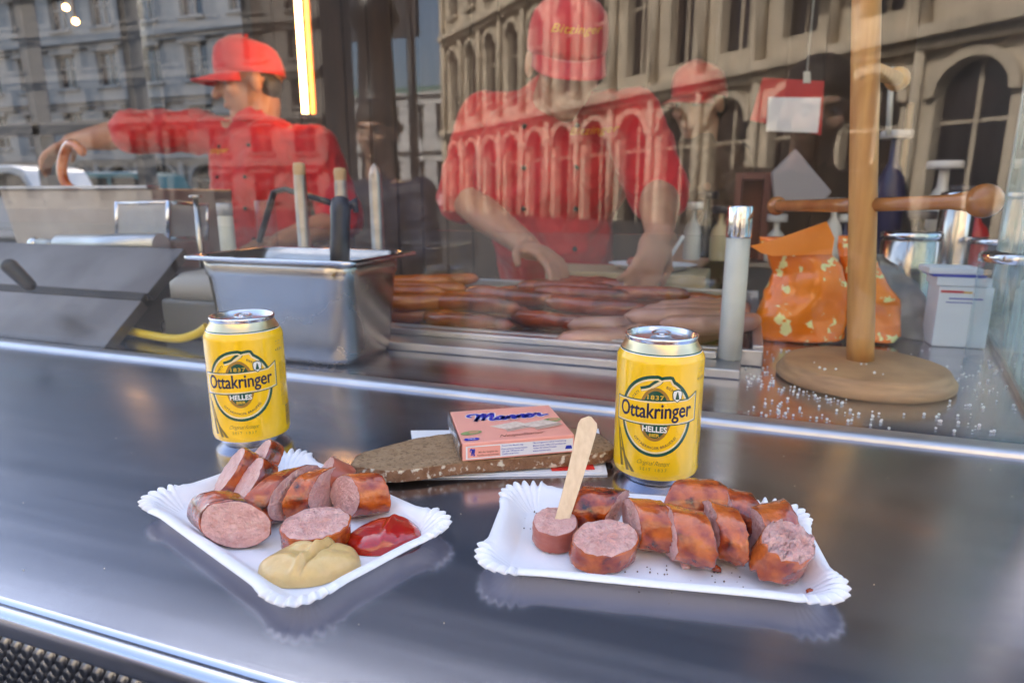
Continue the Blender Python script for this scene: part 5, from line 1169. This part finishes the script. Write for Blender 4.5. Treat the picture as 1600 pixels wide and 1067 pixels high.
MB().box((-.02,1.60,-1.05), (.60,1.98,.055)).build('cupboard', kl, sh, bevel=.003)
MB().box((-.03,1.595,.056), (.61,1.985,.066)).build('top', steel_dull, sh)
brownbox = M('brown_wood_box', (.20,.07,.05), (.15,.05,.035), 10, rough=.5)
t = thing('wooden_box', (at(1175,330,1.64).x,1.64,.066), 'small red-brown wooden frame box behind the white post', 'box')
a_ = at(1150,270,1.64); c_ = at(1202,330,1.64)
for (lo, hi) in (((a_.x,1.64,.067),(a_.x+.016,1.72,a_.z)), ((c_.x-.016,1.64,.067),(c_.x,1.72,a_.z)), ((a_.x+.0165,1.64,a_.z-.016),(c_.x-.0165,1.72,a_.z)), ((a_.x+.0165,1.70,.067),(c_.x-.0165,1.72,a_.z-.0165))):
    MB().box(lo, hi).build('panel', brownbox, t, bevel=.001)
bottle = lambda r, h: [(r*.9,0),(r,.004),(r,h*.55),(r*.8,h*.68),(r*.32,h*.82),(r*.3,h)]
bm = {'w': M('milky_plastic', (.6,.6,.56), rough=.35), 'd': M('dark_bottle', (.02,.025,.02), rough=.1, coat=.5), 'g': M('green_bottle', (.03,.08,.03), rough=.1, coat=.5), 'r': M('red_bottle', (.4,.02,.02), rough=.3), 'b': M('blue_bottle', (.02,.025,.09), rough=.3), 'y': M('cream_tub', (.6,.5,.3), rough=.4)}
bl = [(1085,316,1.62,.020,'w','milky bottle with white cap, left end of the back shelf'),(1106,300,1.70,.026,'d','dark bottle next to the milky bottle on the back shelf'),(1128,322,1.62,.022,'y','cream tub with dark cap behind the white post'),
      (1215,335,1.64,.022,'w','white squeeze bottle between the frame box and the orange bag'),(1306,310,1.62,.020,'w','white bottle just left of the wooden pole on the back shelf'),(1322,335,1.64,.018,'b','blue capped bottle beside the wooden pole'),
      (1402,205,1.80,.034,'b','dark blue bottle right of the wooden pole, high on the shelf'),(1440,330,1.64,.03,'d','black jar behind the steel canister'),(1478,252,1.72,.035,'w','white canister with pale label near the side glass'),(1508,290,1.70,.028,'g','dark green bottle behind the round knob'),(1530,316,1.66,.028,'r','dark red bottle at the right end of the shelf')]
for (px, pt, Y, r, k_, lb) in bl: jar(px, pt, Y, r, .0665, lb, bm[k_], 'bottle', M('cap_'+k_+str(px), (.05,.05,.06) if k_ in 'dyg' else (.7,.7,.68), rough=.3), .018, 'bottle', shape=bottle)
# cream panels stand in for a sunlit building seen through a back opening
for (x0_, x1_, y0_, y1_, lb) in ((1420,1455,162,330,'tall cream panel standing in for a sunlit building beyond the back wall'),(1462,1478,170,225,'narrow cream strip standing in for the same sunlit view, right of the tall panel')):
    a_ = at(x0_,y0_,3.25); b__ = at(x1_,y1_,3.25); o = MB().box((a_.x,3.255,b__.z), (b__.x,3.275,a_.z)).build('sunlit_view_panel', M('sunlit_view_cream', (.75,.58,.33), rough=.5) if 'sunlit_view_cream' not in bpy.data.materials else bpy.data.materials['sunlit_view_cream'], org=(a_.x,3.255,b__.z)); tag(o, lb, 'panel')
q = at(1392,200,1.7); o = MB().tube([at(1388,212,1.7),at(1394,106,1.7)], .006, 10).build('white_rod', whitepl, org=at(1388,212,1.7)); tag(o, 'white rod hanging just right of the wooden pole', 'rod')
o = MB().box((-.1,0,0),(0,0,0)) if False else None

# lit tube and bulbs
glow = M('lit_tube', (1,.5,.12), emit=(1,.50,.16), estr=7, rough=.5)
t0, t1 = at(477,178,1.75), at(461,-60,1.75)
tl = thing('tube_lamp', t1, 'glowing orange tube lamp hanging upright behind the left worker', 'lamp')
MB().tube([t0,t1], .0095, 16).build('glass_tube', glow, tl); MB().tube([t0-(t1-t0).normalized()*.012,t0-(t1-t0).normalized()*.0005], .011, 14).build('end_cap', black_pl, tl)
dl_ = (t1-t0).normalized(); MB().hexa([t0+Vector((.012,.014,0)),t0+Vector((.030,.014,0)),t0+Vector((.030,.02,0)),t0+Vector((.012,.02,0))], [t1+Vector((.012,.014,0)),t1+Vector((.030,.014,0)),t1+Vector((.030,.02,0)),t1+Vector((.012,.02,0))]).build('reflector', M('copper_strip', (.5,.2,.08), rough=.3, metal=.8), tl)
MB().tube([t1,Vector((t1.x,t1.y,1.6))], .004, 8).build('cable', black_pl, tl)
for (px, py, lb) in ((103,12,'upper small orange bulb at the top left'),(118,34,'lower small orange bulb at the top left')):
    p = at(px, py, 2.2); t = thing('light_bulb', p, lb, 'bulb'); MB().ball(p, .013, 12).build('globe', glow, t)
    MB().tube([p+Vector((0,0,.013)),Vector((p.x,p.y,1.6))], .003, 6).build('cord', black_pl, t)
p = at(262,150,2.0)
